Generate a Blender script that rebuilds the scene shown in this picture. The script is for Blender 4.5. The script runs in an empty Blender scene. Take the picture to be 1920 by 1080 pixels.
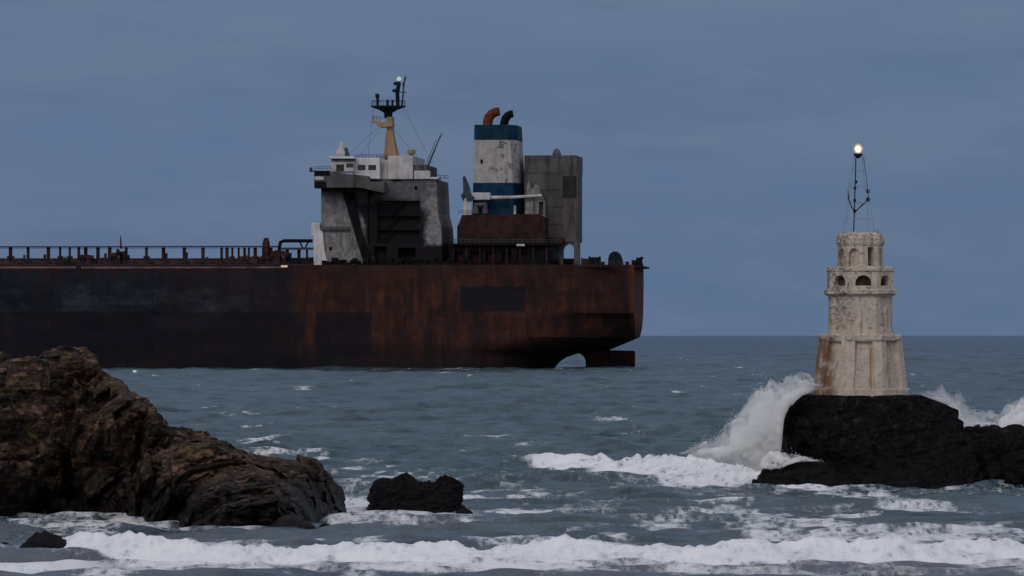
import bpy, bmesh, math, random
import numpy as np
from mathutils import Vector, Matrix

random.seed(7)
scene = bpy.context.scene
COL = scene.collection
R = math.radians

# ------------------------------------------------------------------ camera
EYE = 8.0            # metres above the sea
FPX = 1920 * 200 / 36.0
HOR = 628.0          # row of the mathematical horizon in the 1920x1080 photo
cam_d = bpy.data.cameras.new("camera")
cam = bpy.data.objects.new("camera", cam_d)
COL.objects.link(cam)
cam.location = (0, 0, EYE)
cam.rotation_euler = (R(90), 0, 0)
cam_d.lens = 200
cam_d.sensor_width = 36
cam_d.shift_y = (HOR - 540) / 1920.0
cam_d.clip_start = 1
cam_d.clip_end = 200000
scene.camera = cam
scene.render.resolution_x = 1024
scene.render.resolution_y = 576

scene.view_settings.view_transform = 'Standard'
scene.view_settings.look = 'None'
scene.view_settings.exposure = 0.0
scene.view_settings.gamma = 1.0

# ------------------------------------------------------------------ node helper
class NT:
    def __init__(s, tree):
        s.t = tree; tree.nodes.clear()
    def n(s, typ, inputs=None, **props):
        nd = s.t.nodes.new(typ)
        for k, v in props.items():
            setattr(nd, k, v)
        for k, v in (inputs or {}).items():
            sock = nd.inputs[k]
            if isinstance(v, bpy.types.NodeSocket):
                s.t.links.new(v, sock)
            else:
                if isinstance(v, (tuple, list)) and len(v) == 3 and sock.type == 'RGBA':
                    v = (*v, 1)
                sock.default_value = v
        return nd
    def math(s, op, a, b=0.0, c=None, clamp=False):
        d = {0: a, 1: b}
        if c is not None: d[2] = c
        return s.n('ShaderNodeMath', d, operation=op, use_clamp=clamp).outputs[0]
    def mix(s, f, a, b, blend='MIX'):
        nd = s.n('ShaderNodeMix', {0: f, 6: a, 7: b}, data_type='RGBA', blend_type=blend)
        return nd.outputs[2]
    def ss(s, v, a, b, lo=0.0, hi=1.0):
        return s.n('ShaderNodeMapRange', {0: v, 1: a, 2: b, 3: lo, 4: hi}, interpolation_type='SMOOTHSTEP').outputs[0]
    def noise(s, vec, scale, detail=4, rough=0.55, dist=0.0):
        return s.n('ShaderNodeTexNoise', {'Vector': vec, 'Scale': scale, 'Detail': detail, 'Roughness': rough, 'Distortion': dist}).outputs[0]
    def scaled(s, vec, sc, loc=(0, 0, 0), rot=(0, 0, 0)):
        return s.n('ShaderNodeMapping', {0: vec, 1: loc, 2: rot, 3: sc}).outputs[0]
    def obj(s):
        return s.n('ShaderNodeTexCoord').outputs['Object']
    def xyz(s, v):
        o = s.n('ShaderNodeSeparateXYZ', {0: v}).outputs
        return o[0], o[1], o[2]
    def box(s, v, a, b, w):
        """1 inside a..b with soft edge w"""
        u = s.ss(v, a - w, a + w)
        d = s.ss(v, b - w, b + w, 1.0, 0.0)
        return s.math('MULTIPLY', u, d)

# ------------------------------------------------------------------ world: heavy dusk overcast over a Nishita sky
SUN_EL, SUN_AZ = 36.0, 205.0   # sun direction: behind the camera, a little to the left
world = bpy.data.worlds.new("World"); scene.world = world
world.use_nodes = True
w = NT(world.node_tree)
d = w.n('ShaderNodeTexCoord').outputs['Generated']
dx, dy, dz = w.xyz(d)
cl = w.noise(w.scaled(d, (22, 22, 70)), 1.0, 5, 0.6)
cl2 = w.noise(w.scaled(d, (50, 50, 260), (3, 1, 0)), 1.0, 3, 0.5)
front_low = w.mix(w.ss(dz, 0.0, 0.035), (0.092, 0.157, 0.275), (0.102, 0.166, 0.288))
front = w.mix(w.ss(dz, 0.035, 0.075), front_low, (0.126, 0.184, 0.298))
clf = w.math('ADD', w.math('MULTIPLY', cl, 0.75), w.math('MULTIPLY', cl2, 0.25))
front = w.mix(w.ss(clf, 0.36, 0.64, 0.0, 0.62), front, (0.138, 0.186, 0.290))
cl3 = w.noise(w.scaled(d, (9, 9, 60), (7, 2, 0)), 1.0, 5, 0.6)
front = w.mix(w.ss(cl3, 0.46, 0.68, 0.0, 0.55), front, (0.086, 0.140, 0.245))
high = w.mix(w.ss(dz, 0.10, 0.75), front, (0.40, 0.44, 0.52))
back = w.mix(w.ss(w.math('MULTIPLY', dy, -1.0), -0.35, 0.8), high, (0.52, 0.50, 0.53))
sky = w.n('ShaderNodeTexSky', sky_type='NISHITA', sun_disc=False, sun_elevation=R(SUN_EL), sun_rotation=R(SUN_AZ))
nish = w.n('ShaderNodeVectorMath', {0: sky.outputs[0], 'Scale': 0.05}, operation='SCALE').outputs[0]
veil = w.mix(0.96, nish, back)
bg = w.n('ShaderNodeBackground', {0: veil, 1: 1.0})
w.n('ShaderNodeOutputWorld', {0: bg.outputs[0]})

sun_d = bpy.data.lights.new("sun", 'SUN')
sun_d.energy = 0.7
sun_d.angle = R(22)
sun_d.color = (1.0, 0.93, 0.86)
sun = bpy.data.objects.new("sun", sun_d); COL.objects.link(sun)
az = R(SUN_AZ)
sv = Vector((math.sin(az) * math.cos(R(SUN_EL)), math.cos(az) * math.cos(R(SUN_EL)), math.sin(R(SUN_EL))))
sun.rotation_euler = sv.to_track_quat('Z', 'Y').to_euler()

# ------------------------------------------------------------------ generic helpers
def tag(o, label=None, cat=None, group=None, kind=None):
    if label: o['label'] = label
    if cat: o['category'] = cat
    if group: o['group'] = group
    if kind: o['kind'] = kind
    return o
def empty(name, loc, rz=0.0):
    o = bpy.data.objects.new(name, None); COL.objects.link(o)
    o.location = loc; o.rotation_euler = (0, 0, rz); o.empty_display_size = 0.5
    return o
def mesh_obj(name, verts, faces, mat, parent=None, smooth=False):
    me = bpy.data.meshes.new(name)
    me.from_pydata([tuple(v) for v in verts], [], [tuple(f) for f in faces])
    if smooth: me.polygons.foreach_set('use_smooth', [True] * len(me.polygons))
    me.update()
    o = bpy.data.objects.new(name, me); COL.objects.link(o)
    if mat: me.materials.append(mat)
    if parent: o.parent = parent
    return o
def grid_obj(name, P, mat, parent=None, smooth=True, wrap=False, cap=False):
    """P: (rows, cols, 3) array"""
    r, c, _ = P.shape
    idx = np.arange(r * c).reshape(r, c)
    if wrap: idx = np.concatenate([idx, idx[:, :1]], axis=1)
    a = idx[:-1, :-1].ravel(); b = idx[:-1, 1:].ravel(); cc = idx[1:, 1:].ravel(); dd = idx[1:, :-1].ravel()
    quads = np.stack([a, b, cc, dd], axis=1).astype(np.int32)
    me = bpy.data.meshes.new(name)
    me.vertices.add(r * c); me.vertices.foreach_set('co', P.reshape(-1).astype(np.float32))
    nq = len(quads)
    me.loops.add(nq * 4); me.loops.foreach_set('vertex_index', quads.ravel())
    me.polygons.add(nq)
    me.polygons.foreach_set('loop_start', np.arange(0, nq * 4, 4, dtype=np.int32))
    me.polygons.foreach_set('loop_total', np.full(nq, 4, dtype=np.int32))
    if smooth: me.polygons.foreach_set('use_smooth', np.ones(nq, dtype=bool))
    me.update(calc_edges=True); me.validate()
    o = bpy.data.objects.new(name, me); COL.objects.link(o)
    if mat: me.materials.append(mat)
    if parent: o.parent = parent
    return o

class MB:
    """collects solids; build() links them as one mesh"""
    def __init__(s): s.v = []; s.f = []
    def add(s, vs, fs):
        o = len(s.v); s.v += [tuple(v) for v in vs]; s.f += [tuple(i + o for i in f) for f in fs]; return s
    def box(s, x0, x1, y0, y1, z0, z1):
        vs = [(x, y, z) for z in (z0, z1) for y in (y0, y1) for x in (x0, x1)]
        return s.add(vs, [(0, 2, 3, 1), (4, 5, 7, 6), (0, 1, 5, 4), (1, 3, 7, 5), (3, 2, 6, 7), (2, 0, 4, 6)])
    def prism(s, pts, y0, y1):
        """pts in x,z extruded along y"""
        n = len(pts)
        vs = [(p[0], y0, p[1]) for p in pts] + [(p[0], y1, p[1]) for p in pts]
        fs = [tuple(range(n)), tuple(range(2 * n - 1, n - 1, -1))]
        fs += [(i, i + n, (i + 1) % n + n, (i + 1) % n) for i in range(n)]
        return s.add(vs, fs)
    def tube(s, pts, r, n=8, caps=True):
        pts = [Vector(p) for p in pts]
        rs = r if isinstance(r, (list, tuple)) else [r] * len(pts)
        vs = []; up0 = None
        for i, p in enumerate(pts):
            t = (pts[min(i + 1, len(pts) - 1)] - pts[max(i - 1, 0)]).normalized()
            a = up0 if up0 is not None else (Vector((0, 0, 1)) if abs(t.z) < 0.9 else Vector((0, 1, 0)))
            e1 = (a - t * a.dot(t)).normalized(); up0 = e1; e2 = t.cross(e1)
            for k in range(n):
                th = 2 * math.pi * k / n
                vs.append(p + (e1 * math.cos(th) + e2 * math.sin(th)) * rs[i])
        fs = []
        for i in range(len(pts) - 1):
            for k in range(n):
                fs.append((i * n + k, i * n + (k + 1) % n, (i + 1) * n + (k + 1) % n, (i + 1) * n + k))
        if caps:
            fs.append(tuple(range(n - 1, -1, -1))); fs.append(tuple((len(pts) - 1) * n + k for k in range(n)))
        return s.add(vs, fs)
    def lathe(s, prof, c=(0, 0), n=16, rot=0.0):
        """prof: list of (r, z)"""
        vs = []
        for (r, z) in prof:
            for k in range(n):
                th = 2 * math.pi * k / n + rot
                vs.append((c[0] + r * math.cos(th), c[1] + r * math.sin(th), z))
        fs = []
        for i in range(len(prof) - 1):
            for k in range(n):
                fs.append((i * n + k, i * n + (k + 1) % n, (i + 1) * n + (k + 1) % n, (i + 1) * n + k))
        fs.append(tuple(range(n - 1, -1, -1))); fs.append(tuple((len(prof) - 1) * n + k for k in range(n)))
        return s.add(vs, fs)
    def build(s, name, mat, parent=None, smooth=False, bevel=0.0, tagv=None):
        o = mesh_obj(name, s.v, s.f, mat, parent, smooth)
        bm = bmesh.new(); bm.from_mesh(o.data)
        bmesh.ops.recalc_face_normals(bm, faces=bm.faces)
        bm.to_mesh(o.data); bm.free()
        if bevel:
            m = o.modifiers.new('bevel', 'BEVEL'); m.width = bevel; m.segments = 2; m.limit_method = 'ANGLE'
        return o

def boolean_cut(o, cutters):
    for c in cutters:
        c.parent = o.parent
    bpy.context.view_layer.update()
    for c in cutters:
        m = o.modifiers.new('cut', 'BOOLEAN'); m.operation = 'DIFFERENCE'; m.object = c; m.solver = 'EXACT'
    dg = bpy.context.evaluated_depsgraph_get(); dg.update()
    me = bpy.data.meshes.new_from_object(o.evaluated_get(dg))
    o.modifiers.clear(); o.data = me
    for c in cutters: bpy.data.objects.remove(c)

# ------------------------------------------------------------------ numpy noise
RNG = np.random.RandomState(11)
TAB = RNG.rand(4096, 4)
def _h(i, j, k, seed=0):
    h = (i.astype(np.int64) * 73856093) ^ (j.astype(np.int64) * 19349663) ^ (k.astype(np.int64) * 83492791) ^ (seed * 2654435 + 77)
    h = (h ^ (h >> 13)) * 1274126177
    return (h ^ (h >> 16)) & 4095
def vnoise(p, seed=0):
    i = np.floor(p).astype(np.int64); f = p - i; f = f * f * (3 - 2 * f)
    out = 0
    for a in (0, 1):
        wa = f[..., 0] if a else 1 - f[..., 0]
        for b in (0, 1):
            wb = f[..., 1] if b else 1 - f[..., 1]
            for c in (0, 1):
                wc = f[..., 2] if c else 1 - f[..., 2]
                out = out + wa * wb * wc * TAB[_h(i[..., 0] + a, i[..., 1] + b, i[..., 2] + c, seed), 0]
    return out
def fbm(p, octv=4, seed=0, gain=0.5):
    s = 0; a = 1; t = 0
    for o in range(octv):
        s = s + a * vnoise(p * (2.03 ** o), seed + o); t += a; a *= gain
    return s / t
def voronoi(p, seed=0):
    i = np.floor(p).astype(np.int64)
    F1 = np.full(p.shape[:-1], 9.0); F2 = np.full(p.shape[:-1], 9.0)
    best = np.zeros(p.shape[:-1] + (4,)); off = np.zeros(p.shape)
    for a in (-1, 0, 1):
        for b in (-1, 0, 1):
            for c in (-1, 0, 1):
                ci = i + np.array([a, b, c])
                h = _h(ci[..., 0], ci[..., 1], ci[..., 2], seed)
                dlt = p - (ci + TAB[h, :3])
                dd = np.sqrt((dlt ** 2).sum(-1))
                m = dd < F1
                F2 = np.where(m, F1, np.minimum(F2, dd))
                h2 = _h(ci[..., 0] + 5, ci[..., 1] - 3, ci[..., 2] + 9, seed + 31)
                best = np.where(m[..., None], TAB[h2], best); off = np.where(m[..., None], dlt, off)
                F1 = np.where(m, dd, F1)
    return F1, F2, best, off

def facets(p, seed, sharp):
    """upper envelope of tilted planes: blocks that meet in sharp creases like broken rock"""
    i = np.floor(p).astype(np.int64)
    Vv = np.full(p.shape[:-1], -99.0); F1 = np.full(p.shape[:-1], 9.0); F2 = F1.copy()
    for a in (-1, 0, 1):
        for b in (-1, 0, 1):
            for c in (-1, 0, 1):
                ci = i + np.array([a, b, c])
                h = _h(ci[..., 0], ci[..., 1], ci[..., 2], seed)
                off = p - (ci + TAB[h, :3]); dd = np.sqrt((off ** 2).sum(-1))
                rv = TAB[_h(ci[..., 0] + 5, ci[..., 1] - 3, ci[..., 2] + 9, seed + 31)]
                val = rv[..., 0] * 0.9 + ((rv[..., 1:4] - 0.5) * off).sum(-1) * 2.2 - 0.38 * dd * dd
                Vv = np.maximum(Vv, val)
                F2 = np.where(dd < F1, F1, np.minimum(F2, dd)); F1 = np.minimum(F1, dd)
    return (Vv - 1.08) * 1.8, np.clip((F2 - F1) * 7, 0, 1)
def normals(P):
    du = np.gradient(P, axis=0); dv = np.gradient(P, axis=1)
    n = np.cross(du, dv); return n / (np.linalg.norm(n, axis=-1, keepdims=True) + 1e-9)
def rockify(P, N, levels, tilt=(0.0, 0.25, 0.35), seed=0, squash=1.7):
    """shift points along N by per-cell facets so that the surface breaks into blocks and ledges"""
    ex = Matrix.Rotation(tilt[1], 3, 'Y') @ Matrix.Rotation(tilt[0], 3, 'X') @ Matrix.Rotation(tilt[2], 3, 'Z')
    M = np.array(ex)
    Q = P @ M.T
    Q = Q + (np.stack([fbm(P * 0.9, 3, 91), fbm(P * 0.9, 3, 92), fbm(P * 0.9, 3, 93)], -1) - 0.5) * 0.28
    out = np.zeros(P.shape[:-1])
    for li, (size, amp) in enumerate(levels):
        q = Q * np.array([1.0, 1.0, squash]) / size
        val, edge = facets(q, seed + li * 7, 22.0)
        out = out + amp * (val + (edge - 1) * 0.26)
    out = out + (fbm(P * 5.0, 4, seed + 50) - 0.5) * 0.07
    return P + N * out[..., None]

def GP(px, py):
    """sea-level point seen at photo pixel"""
    dd = EYE * FPX / (py - HOR); return ((px - 960) / FPX * dd, dd)
def X(px, dd): return (px - 960) / FPX * dd
def Z(py, dd): return EYE + (HOR - py) / FPX * dd

# ------------------------------------------------------------------ materials
def mat(name):
    m = bpy.data.materials.new(name); m.use_nodes = True
    return m, NT(m.node_tree)
def finish(t, **k):
    k.setdefault('Specular IOR Level', 0.12)
    nrm = k.pop('Normal', None)
    inp = {('Base Color' if a == 'color' else a): v for a, v in k.items()}
    if nrm is not None: inp['Normal'] = nrm
    b = t.n('ShaderNodeBsdfPrincipled', inp)
    t.n('ShaderNodeOutputMaterial', {0: b.outputs[0]})
    return b
def bump(t, h, strength, dist, prev=None):
    i = {'Height': h, 'Strength': strength, 'Distance': dist}
    if prev is not None: i['Normal'] = prev
    return t.n('ShaderNodeBump', i).outputs[0]

def rock_material(name, dark, mid, warm, olive, wet_z, seed=0.0, light=0.5, drip=0.0):
    m, t = mat(name)
    o = t.n('ShaderNodeNewGeometry').outputs['Position']
    o = t.scaled(o, (1, 1, 1), (seed, seed * 2, 0))
    n1 = t.noise(o, 0.45, 5, 0.6, 0.6)
    n2 = t.noise(t.scaled(o, (1, 1, 2.2), (4, 2, 1), (0.3, 0.3, 0)), 1.3, 6, 0.65, 0.8)
    n3 = t.noise(o, 7.0, 6, 0.7)
    c = t.mix(t.ss(n1, 0.38, 0.62), dark, mid)
    c = t.mix(t.ss(n2, 0.48, 0.66, 0, light), c, warm)
    c = t.mix(t.ss(t.noise(t.scaled(o, (1, 1, 1.6), (9, 9, 9)), 0.9, 5, 0.6), 0.52, 0.70, 0, 0.7), c, olive)
    c = t.mix(t.ss(n3, 0.30, 0.55, 0.6, 0.0), c, (dark[0] * .4, dark[1] * .4, dark[2] * .4))
    ve = t.n('ShaderNodeTexVoronoi', {'Vector': t.scaled(o, (1, 1, 1.9), (0, 0, 0), (0.25, 0.35, 0)), 'Scale': 1.1}, feature='DISTANCE_TO_EDGE').outputs[0]
    ve2 = t.math('ADD', ve, t.math('MULTIPLY', t.noise(o, 2.0, 5, .7), 0.30))
    crack = t.ss(ve2, 0.13, 0.19, 0.0, 1.0)
    c = t.mix(crack, (dark[0] * .3, dark[1] * .3, dark[2] * .3), c)
    z = t.xyz(o)[2]
    if drip:
        dn = t.noise(t.scaled(o, (2.6, 2.0, 1.3)), 1.0, 6, .75)
        c = t.mix(t.math('MULTIPLY', t.ss(dn, .52, .72, 0, drip), t.ss(z, 1.6, 3.0)), c, (0.055, 0.046, 0.042))
    zz = t.math('ADD', z, t.math('MULTIPLY', n1, 1.2))
    wet = t.ss(zz, wet_z - 1.0, wet_z + 1.3, 1.0, 0.0)
    c = t.mix(t.math('MULTIPLY', wet, 0.86), c, (0.004, 0.004, 0.006))
    rough = t.math('SUBTRACT', 0.9, t.math('MULTIPLY', wet, 0.5))
    h = t.math('ADD', t.math('MULTIPLY', n3, 0.6), t.math('MULTIPLY', crack, 0.6))
    nb = bump(t, h, 0.6, 0.07)
    nb = bump(t, t.noise(o, 22, 4, 0.7), 0.4, 0.03, nb)
    finish(t, color=c, Roughness=rough, Normal=nb)
    return m

M_ROCK = rock_material('brown_rock', (0.013, 0.010, 0.010), (0.060, 0.041, 0.032), (0.220, 0.130, 0.085), (0.095, 0.075, 0.030), 2.1, 0.0, 0.85)
M_DARK = rock_material('wet_dark_rock', (0.0035, 0.003, 0.004), (0.007, 0.006, 0.007), (0.022, 0.017, 0.016), (0.011, 0.010, 0.008), 1.0, 0.0, 0.5, .7)

# plaster of the lighthouse
def plaster_material():
    m, t = mat('weathered_plaster')
    o = t.obj(); x, y, z = t.xyz(o)
    n1 = t.noise(o, 1.6, 5, 0.6); n2 = t.noise(o, 6.0, 5, 0.65)
    st = t.noise(t.scaled(o, (3.0, 3.0, 0.30)), 1.4, 4, 0.6)
    c = t.mix(t.ss(n1, 0.35, 0.65), (0.57, 0.50, 0.435), (0.46, 0.40, 0.345))
    c = t.mix(t.ss(n2, 0.50, 0.74, 0, 0.6), c, (0.22, 0.20, 0.18))
    c = t.mix(t.ss(st, 0.54, 0.66, 0, 0.65), c, (0.25, 0.19, 0.135))       # dirty run-off streaks
    leftz = t.math('MULTIPLY', t.ss(x, -1.75, -1.15, 1.0, 0.0), t.ss(z, 2.9, 3.4, 1.0, 0.0))
    c = t.mix(t.math('MULTIPLY', leftz, t.ss(n1, 0.30, 0.55, 0.35, 0.95)), c, (0.17, 0.10, 0.055))   # brown stained facet
    r1 = t.math('MULTIPLY', t.box(t.math('ADD', x, t.math('MULTIPLY', t.math('SUBTRACT', n2, 0.5), 0.12)), 0.36, 0.46, 0.05), t.box(z, 0.35, 2.45, 0.25))
    c = t.mix(t.math('MULTIPLY', r1, 0.95), c, (0.30, 0.16, 0.055))                 # rust run
    up = t.math('MULTIPLY', t.ss(z, 3.2, 4.0), t.ss(x, -1.1, -0.2, 1.0, 0.0))
    c = t.mix(t.math('MULTIPLY', up, t.ss(n2, 0.40, 0.6, 0, 0.8)), c, (0.17, 0.125, 0.09))
    pits = t.ss(t.noise(t.scaled(o, (1, 1, 1.3), (7, 7, 7)), 4.2, 3, 0.6), 0.60, 0.66, 0.0, 1.0)
    c = t.mix(t.math('MULTIPLY', pits, t.ss(z, 2.8, 3.6, 0.06, 0.55)), c, (0.07, 0.055, 0.045))
    h = t.math('SUBTRACT', t.math('MULTIPLY', n2, 0.5), pits)
    finish(t, color=c, Roughness=0.9, Normal=bump(t, h, 0.7, 0.05))
    return m
M_PLASTER = plaster_material()

def simple(name, col, rough=0.6, metal=0.0, var=0.35, scale=1.0, stain=None, stain_amt=0.5, streak=True, spec=0.12):
    m, t = mat(name); o = t.obj()
    n1 = t.noise(o, 0.8 * scale, 5, 0.6)
    dk = tuple(c * (1 - var) for c in col)
    c = t.mix(t.ss(n1, 0.35, 0.65), col, dk)
    if stain:
        s1 = t.noise(t.scaled(o, (1.0, 1.0, 0.18 if streak else 1.0), (3, 5, 1)), 1.1 * scale, 5, 0.65)
        c = t.mix(t.ss(s1, 0.50, 0.68, 0, stain_amt), c, stain)
    finish(t, color=c, Roughness=rough, Metallic=metal, Normal=bump(t, t.noise(o, 4 * scale, 4, 0.6), 0.3, 0.03 / scale), **{'Specular IOR Level': spec})
    return m
RUST = (0.085, 0.030, 0.016); SOOT = (0.010, 0.010, 0.013)
M_WHITE = simple('sooty_white_paint', (0.55, 0.54, 0.56), 0.6, 0, 0.25, 0.5, (0.17, 0.13, 0.11), 0.5)
M_BRIGHT = simple('white_paint', (0.68, 0.67, 0.70), 0.5, 0, 0.2, 0.5, (0.22, 0.17, 0.14), 0.35)
M_GREY = simple('grey_scorched_paint', (0.115, 0.112, 0.118), 0.7, 0, 0.4, 0.3, (0.040, 0.028, 0.028), 0.85)
M_NAVY = simple('navy_band_paint', (0.003, 0.042, 0.092), 0.6, 0, 0.5, 0.6, (0.008, 0.010, 0.020), 0.6)
M_RUST = simple('dark_rusty_steel', (0.045, 0.022, 0.019), 0.85, 0, 0.5, 0.5, (0.014, 0.011, 0.012), 0.9)
M_ORUST = simple('orange_rust', (0.15, 0.040, 0.018), 0.85, 0, 0.4, 1.0, (0.05, 0.02, 0.015), 0.6)
M_PIPE = simple('maroon_pipe_paint', (0.050, 0.021, 0.022), 0.7, 0, 0.5, 0.5, (0.085, 0.040, 0.034), 0.6)
M_BLACK = simple('charred_steel', (0.006, 0.0065, 0.010), 0.8, 0, 0.4, 0.8, (0.022, 0.013, 0.012), 0.6)
M_GREEN = simple('dark_teal_paint', (0.006, 0.018, 0.024), 0.6, 0, 0.4, 1.0)
M_TAN = simple('tan_mast_paint', (0.36, 0.25, 0.17), 0.7, 0, 0.25, 0.6, (0.17, 0.075, 0.045), 0.8)
M_STEEL = simple('weathered_blue_grey_steel', (0.055, 0.075, 0.095), 0.6, 0, 0.4, 1.0)
M_EDGE = simple('faded_red_deck_edge', (0.20, 0.12, 0.11), 0.8, 0, 0.4, 0.3, (0.05, 0.03, 0.03), 0.8, False)
M_WIRE = simple('dark_iron', (0.020, 0.024, 0.034), 0.6, 0, 0.3, 3.0)
M_GALV = simple('pale_galvanised_steel', (0.30, 0.37, 0.50), 0.6, 0.0, 0.3, 3.0)
M_GLASS = simple('dark_window_glass', (0.008, 0.010, 0.014), 0.12, 0, 0.2, 1.0, spec=0.6)

def hull_material():
    m, t = mat('rusted_hull'); o = t.obj(); x, y, z = t.xyz(o)
    big = t.noise(t.scaled(o, (1, 0.3, 1.2)), 0.055, 5, 0.6)
    mid = t.noise(o, 0.35, 6, 0.65)
    streak = t.noise(t.scaled(o, (1.0, 0.4, 0.16)), 0.45, 6, 0.68)
    fine = t.noise(o, 1.6, 5, 0.7)
    navy = t.mix(t.ss(mid, 0.35, 0.62), (0.0055, 0.0105, 0.021), (0.013, 0.0185, 0.031))
    scuff_haze = t.math('MULTIPLY', t.ss(t.noise(t.scaled(o, (0.35, 0.4, 1.0)), 0.16, 6, 0.7), 0.48, 0.66), t.box(z, 10, 20, 4))
    navy = t.mix(t.math('MULTIPLY', scuff_haze, 0.8), navy, (0.046, 0.058, 0.076))  # blue-grey scuffs, paled further to put haze into the navy
    rust = t.mix(t.ss(streak, 0.34, 0.62), (0.023, 0.012, 0.012), (0.080, 0.029, 0.018))
    rust = t.mix(t.ss(mid, 0.42, 0.66, 0, 0.75), rust, (0.026, 0.016, 0.018))
    rust = t.mix(t.ss(fine, 0.55, 0.75, 0, 0.5), rust, (0.070, 0.040, 0.034))
    # where the paint has gone: aft of the deckhouse front, ragged vertical edge
    xe = t.math('ADD', x, t.math('MULTIPLY', t.math('SUBTRACT', big, 0.5), 9.0))
    xe = t.math('ADD', xe, t.math('MULTIPLY', t.math('SUBTRACT', streak, 0.5), 8.0))
    f = t.ss(xe, -83.0, -75.0)
    halfr = t.ss(xe, -118.0, -80.0, 0, 0.28)
    f = t.math('MAXIMUM', f, t.math('MULTIPLY', halfr, t.ss(z, 12.2, 13.4)))
    c = t.mix(f, navy, rust)
    # old waterline: the lower plating is fouled and dark
    lowb = t.math('ADD', 13.3, t.math('MULTIPLY', t.math('SUBTRACT', fine, 0.5), 0.7))
    low = t.ss(t.math('SUBTRACT', z, lowb), -0.25, 0.25, 1.0, 0.0)
    foulx = t.ss(xe, -80, -76, 0.75, 0.10)
    c = t.mix(t.math('MULTIPLY', low, foulx), c, (0.009, 0.009, 0.015))
    foul2 = t.ss(t.math('ADD', z, t.math('MULTIPLY', mid, 3.0)), 2.0, 9.5, 0.80, 0.0)
    c = t.mix(foul2, c, (0.010, 0.0085, 0.012))
    # repainted rectangles
    p1 = t.math('MULTIPLY', t.box(x, -40.2, -25.2, 0.25), t.box(z, 13.4, 19.1, 0.2))
    c = t.mix(t.math('MULTIPLY', p1, 0.93), c, (0.008, 0.012, 0.020))
    p2 = t.math('MULTIPLY', t.box(x, -73.6, -60.8, 0.25), t.box(z, -5, 13.2, 0.2))
    c = t.mix(t.math('MULTIPLY', p2, 0.85), c, (0.010, 0.0105, 0.016))
    # soot and rust running from the deck edge
    blot = t.noise(t.scaled(o, (1, .3, 1), (40, 0, 3)), 0.13, 5, 0.65)
    c = t.mix(t.ss(blot, .46, .64, 0, .75), c, (0.018, 0.012, 0.014))
    sd = t.math('MULTIPLY', t.ss(z, 18.5, 23.8), t.ss(streak, 0.38, 0.55))
    c = t.mix(t.math('MULTIPLY', sd, 0.55), c, (0.026, 0.015, 0.017))
    # transom brightest rust
    tr = t.math('MULTIPLY', t.ss(x, -2.2, -0.4), t.ss(z, 7, 12))
    c = t.mix(t.math('MULTIPLY', tr, 0.7), c, (0.135, 0.050, 0.032))
    br = t.n('ShaderNodeTexBrick', {'Vector': t.scaled(o, (0.085, 1, 1), (0, 0, 0), (R(90), 0, 0)), 'Scale': 1.0, 'Mortar Size': 0.014, 'Brick Width': 1.0, 'Row Height': 3.0,
            'Color1': (0.84, 0.84, 0.84, 1), 'Color2': (1.12, 1.12, 1.12, 1), 'Mortar': (0.72, 0.72, 0.72, 1)})
    c = t.mix(0.9, c, br.outputs[0], 'MULTIPLY')
    finish(t, color=c, Roughness=0.8, Normal=bump(t, t.math('ADD', t.math('MULTIPLY', mid, 0.5), t.math('MULTIPLY', streak, 0.5)), 0.5, 0.25), **{'Specular IOR Level': 0.1})
    return m
M_HULL = hull_material()

# ------------------------------------------------------------------ the tanker
SD = 1306.0; SA = R(5.0); V0PX = 1190.0
SO = np.array([X(V0PX, SD), SD])
AX = np.array([math.cos(SA), -math.sin(SA)]); AY = np.array([math.sin(SA), math.cos(SA)])
ship = empty('oil_tanker', (SO[0], SO[1], 0), -SA)
tag(ship, 'rust streaked oil tanker aground with burnt deckhouse, blue and white funnel and bare stern', 'ship')
def S(px, py, v=0.0):
    r = np.array([(px - 960) / FPX, 1.0])
    A = np.array([[r[0], -AX[0]], [r[1], -AX[1]]]); b = SO + v * AY
    tt, u = np.linalg.solve(A, b)
    return (float(u), float(EYE + tt * (HOR - py) / FPX))
DECK = S(600, 500)[1]
BEAM = 44.0

# hull: a stack of waterlines
rows = [720, 693, 686, 678, 670, 664, 660, 655, 650, 641, 632, 618, 604, 592, 588, 570, 540, 515, 500]
xend = [1036, 1039, 1043, 1050, 1062, 1080, 1100, 1146, 1158, 1180, 1200, 1203.5, 1205, 1206, 1206, 1206.5, 1207, 1207, 1207]
hbe = [.25, .25, .3, .3, .35, .4, .6, 1.6, 3.2, 6.0, 9.5, 11.8, 14.0, 16.2, 17.6, 18, 18.2, 18.4, 18.5]
Ltap = [27, 27, 27.5, 28.5, 30, 32, 34, 38, 36, 33, 30, 27, 24, 21, 19, 18, 17, 17, 17]
svals = np.concatenate([np.linspace(0, 1, 26) ** 1.4 * 75, np.array([100, 130, 160, 190, 205])])
ring = []
for r_, xe_, he, L in zip(rows, xend, hbe, Ltap):
    x_end, z_ = S(xe_, r_, BEAM / 2 + he)
    near = []; far = []
    for s_ in svals:
        tt = min(1.0, s_ / L)
        hb = he + (BEAM / 2 - he) * (1 - (1 - tt) ** (1.9 + 1.7 * min(1, max(0, (r_ - 604) / 76))))
        near.append((x_end - s_, BEAM / 2 - hb, z_)); far.append((x_end - s_, BEAM / 2 + hb, z_))
    for k, q in enumerate((.12, .3, .5, .7, .88, 1.0)):    # bow
        hb = BEAM / 2 * math.sqrt(max(0, 1 - q ** 2.4)) + .05
        xx = -205 - 45 * q - (3 if r_ < 600 else 0)
        near.append((xx, BEAM / 2 - hb, z_)); far.append((xx, BEAM / 2 + hb, z_))
    ring.append(near[::-1] + far)
Pn = np.array(ring)
hull = grid_obj('hull', Pn, M_HULL, ship, smooth=True, wrap=True)
bm = bmesh.new(); bm.from_mesh(hull.data); bm.verts.ensure_lookup_table()
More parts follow.
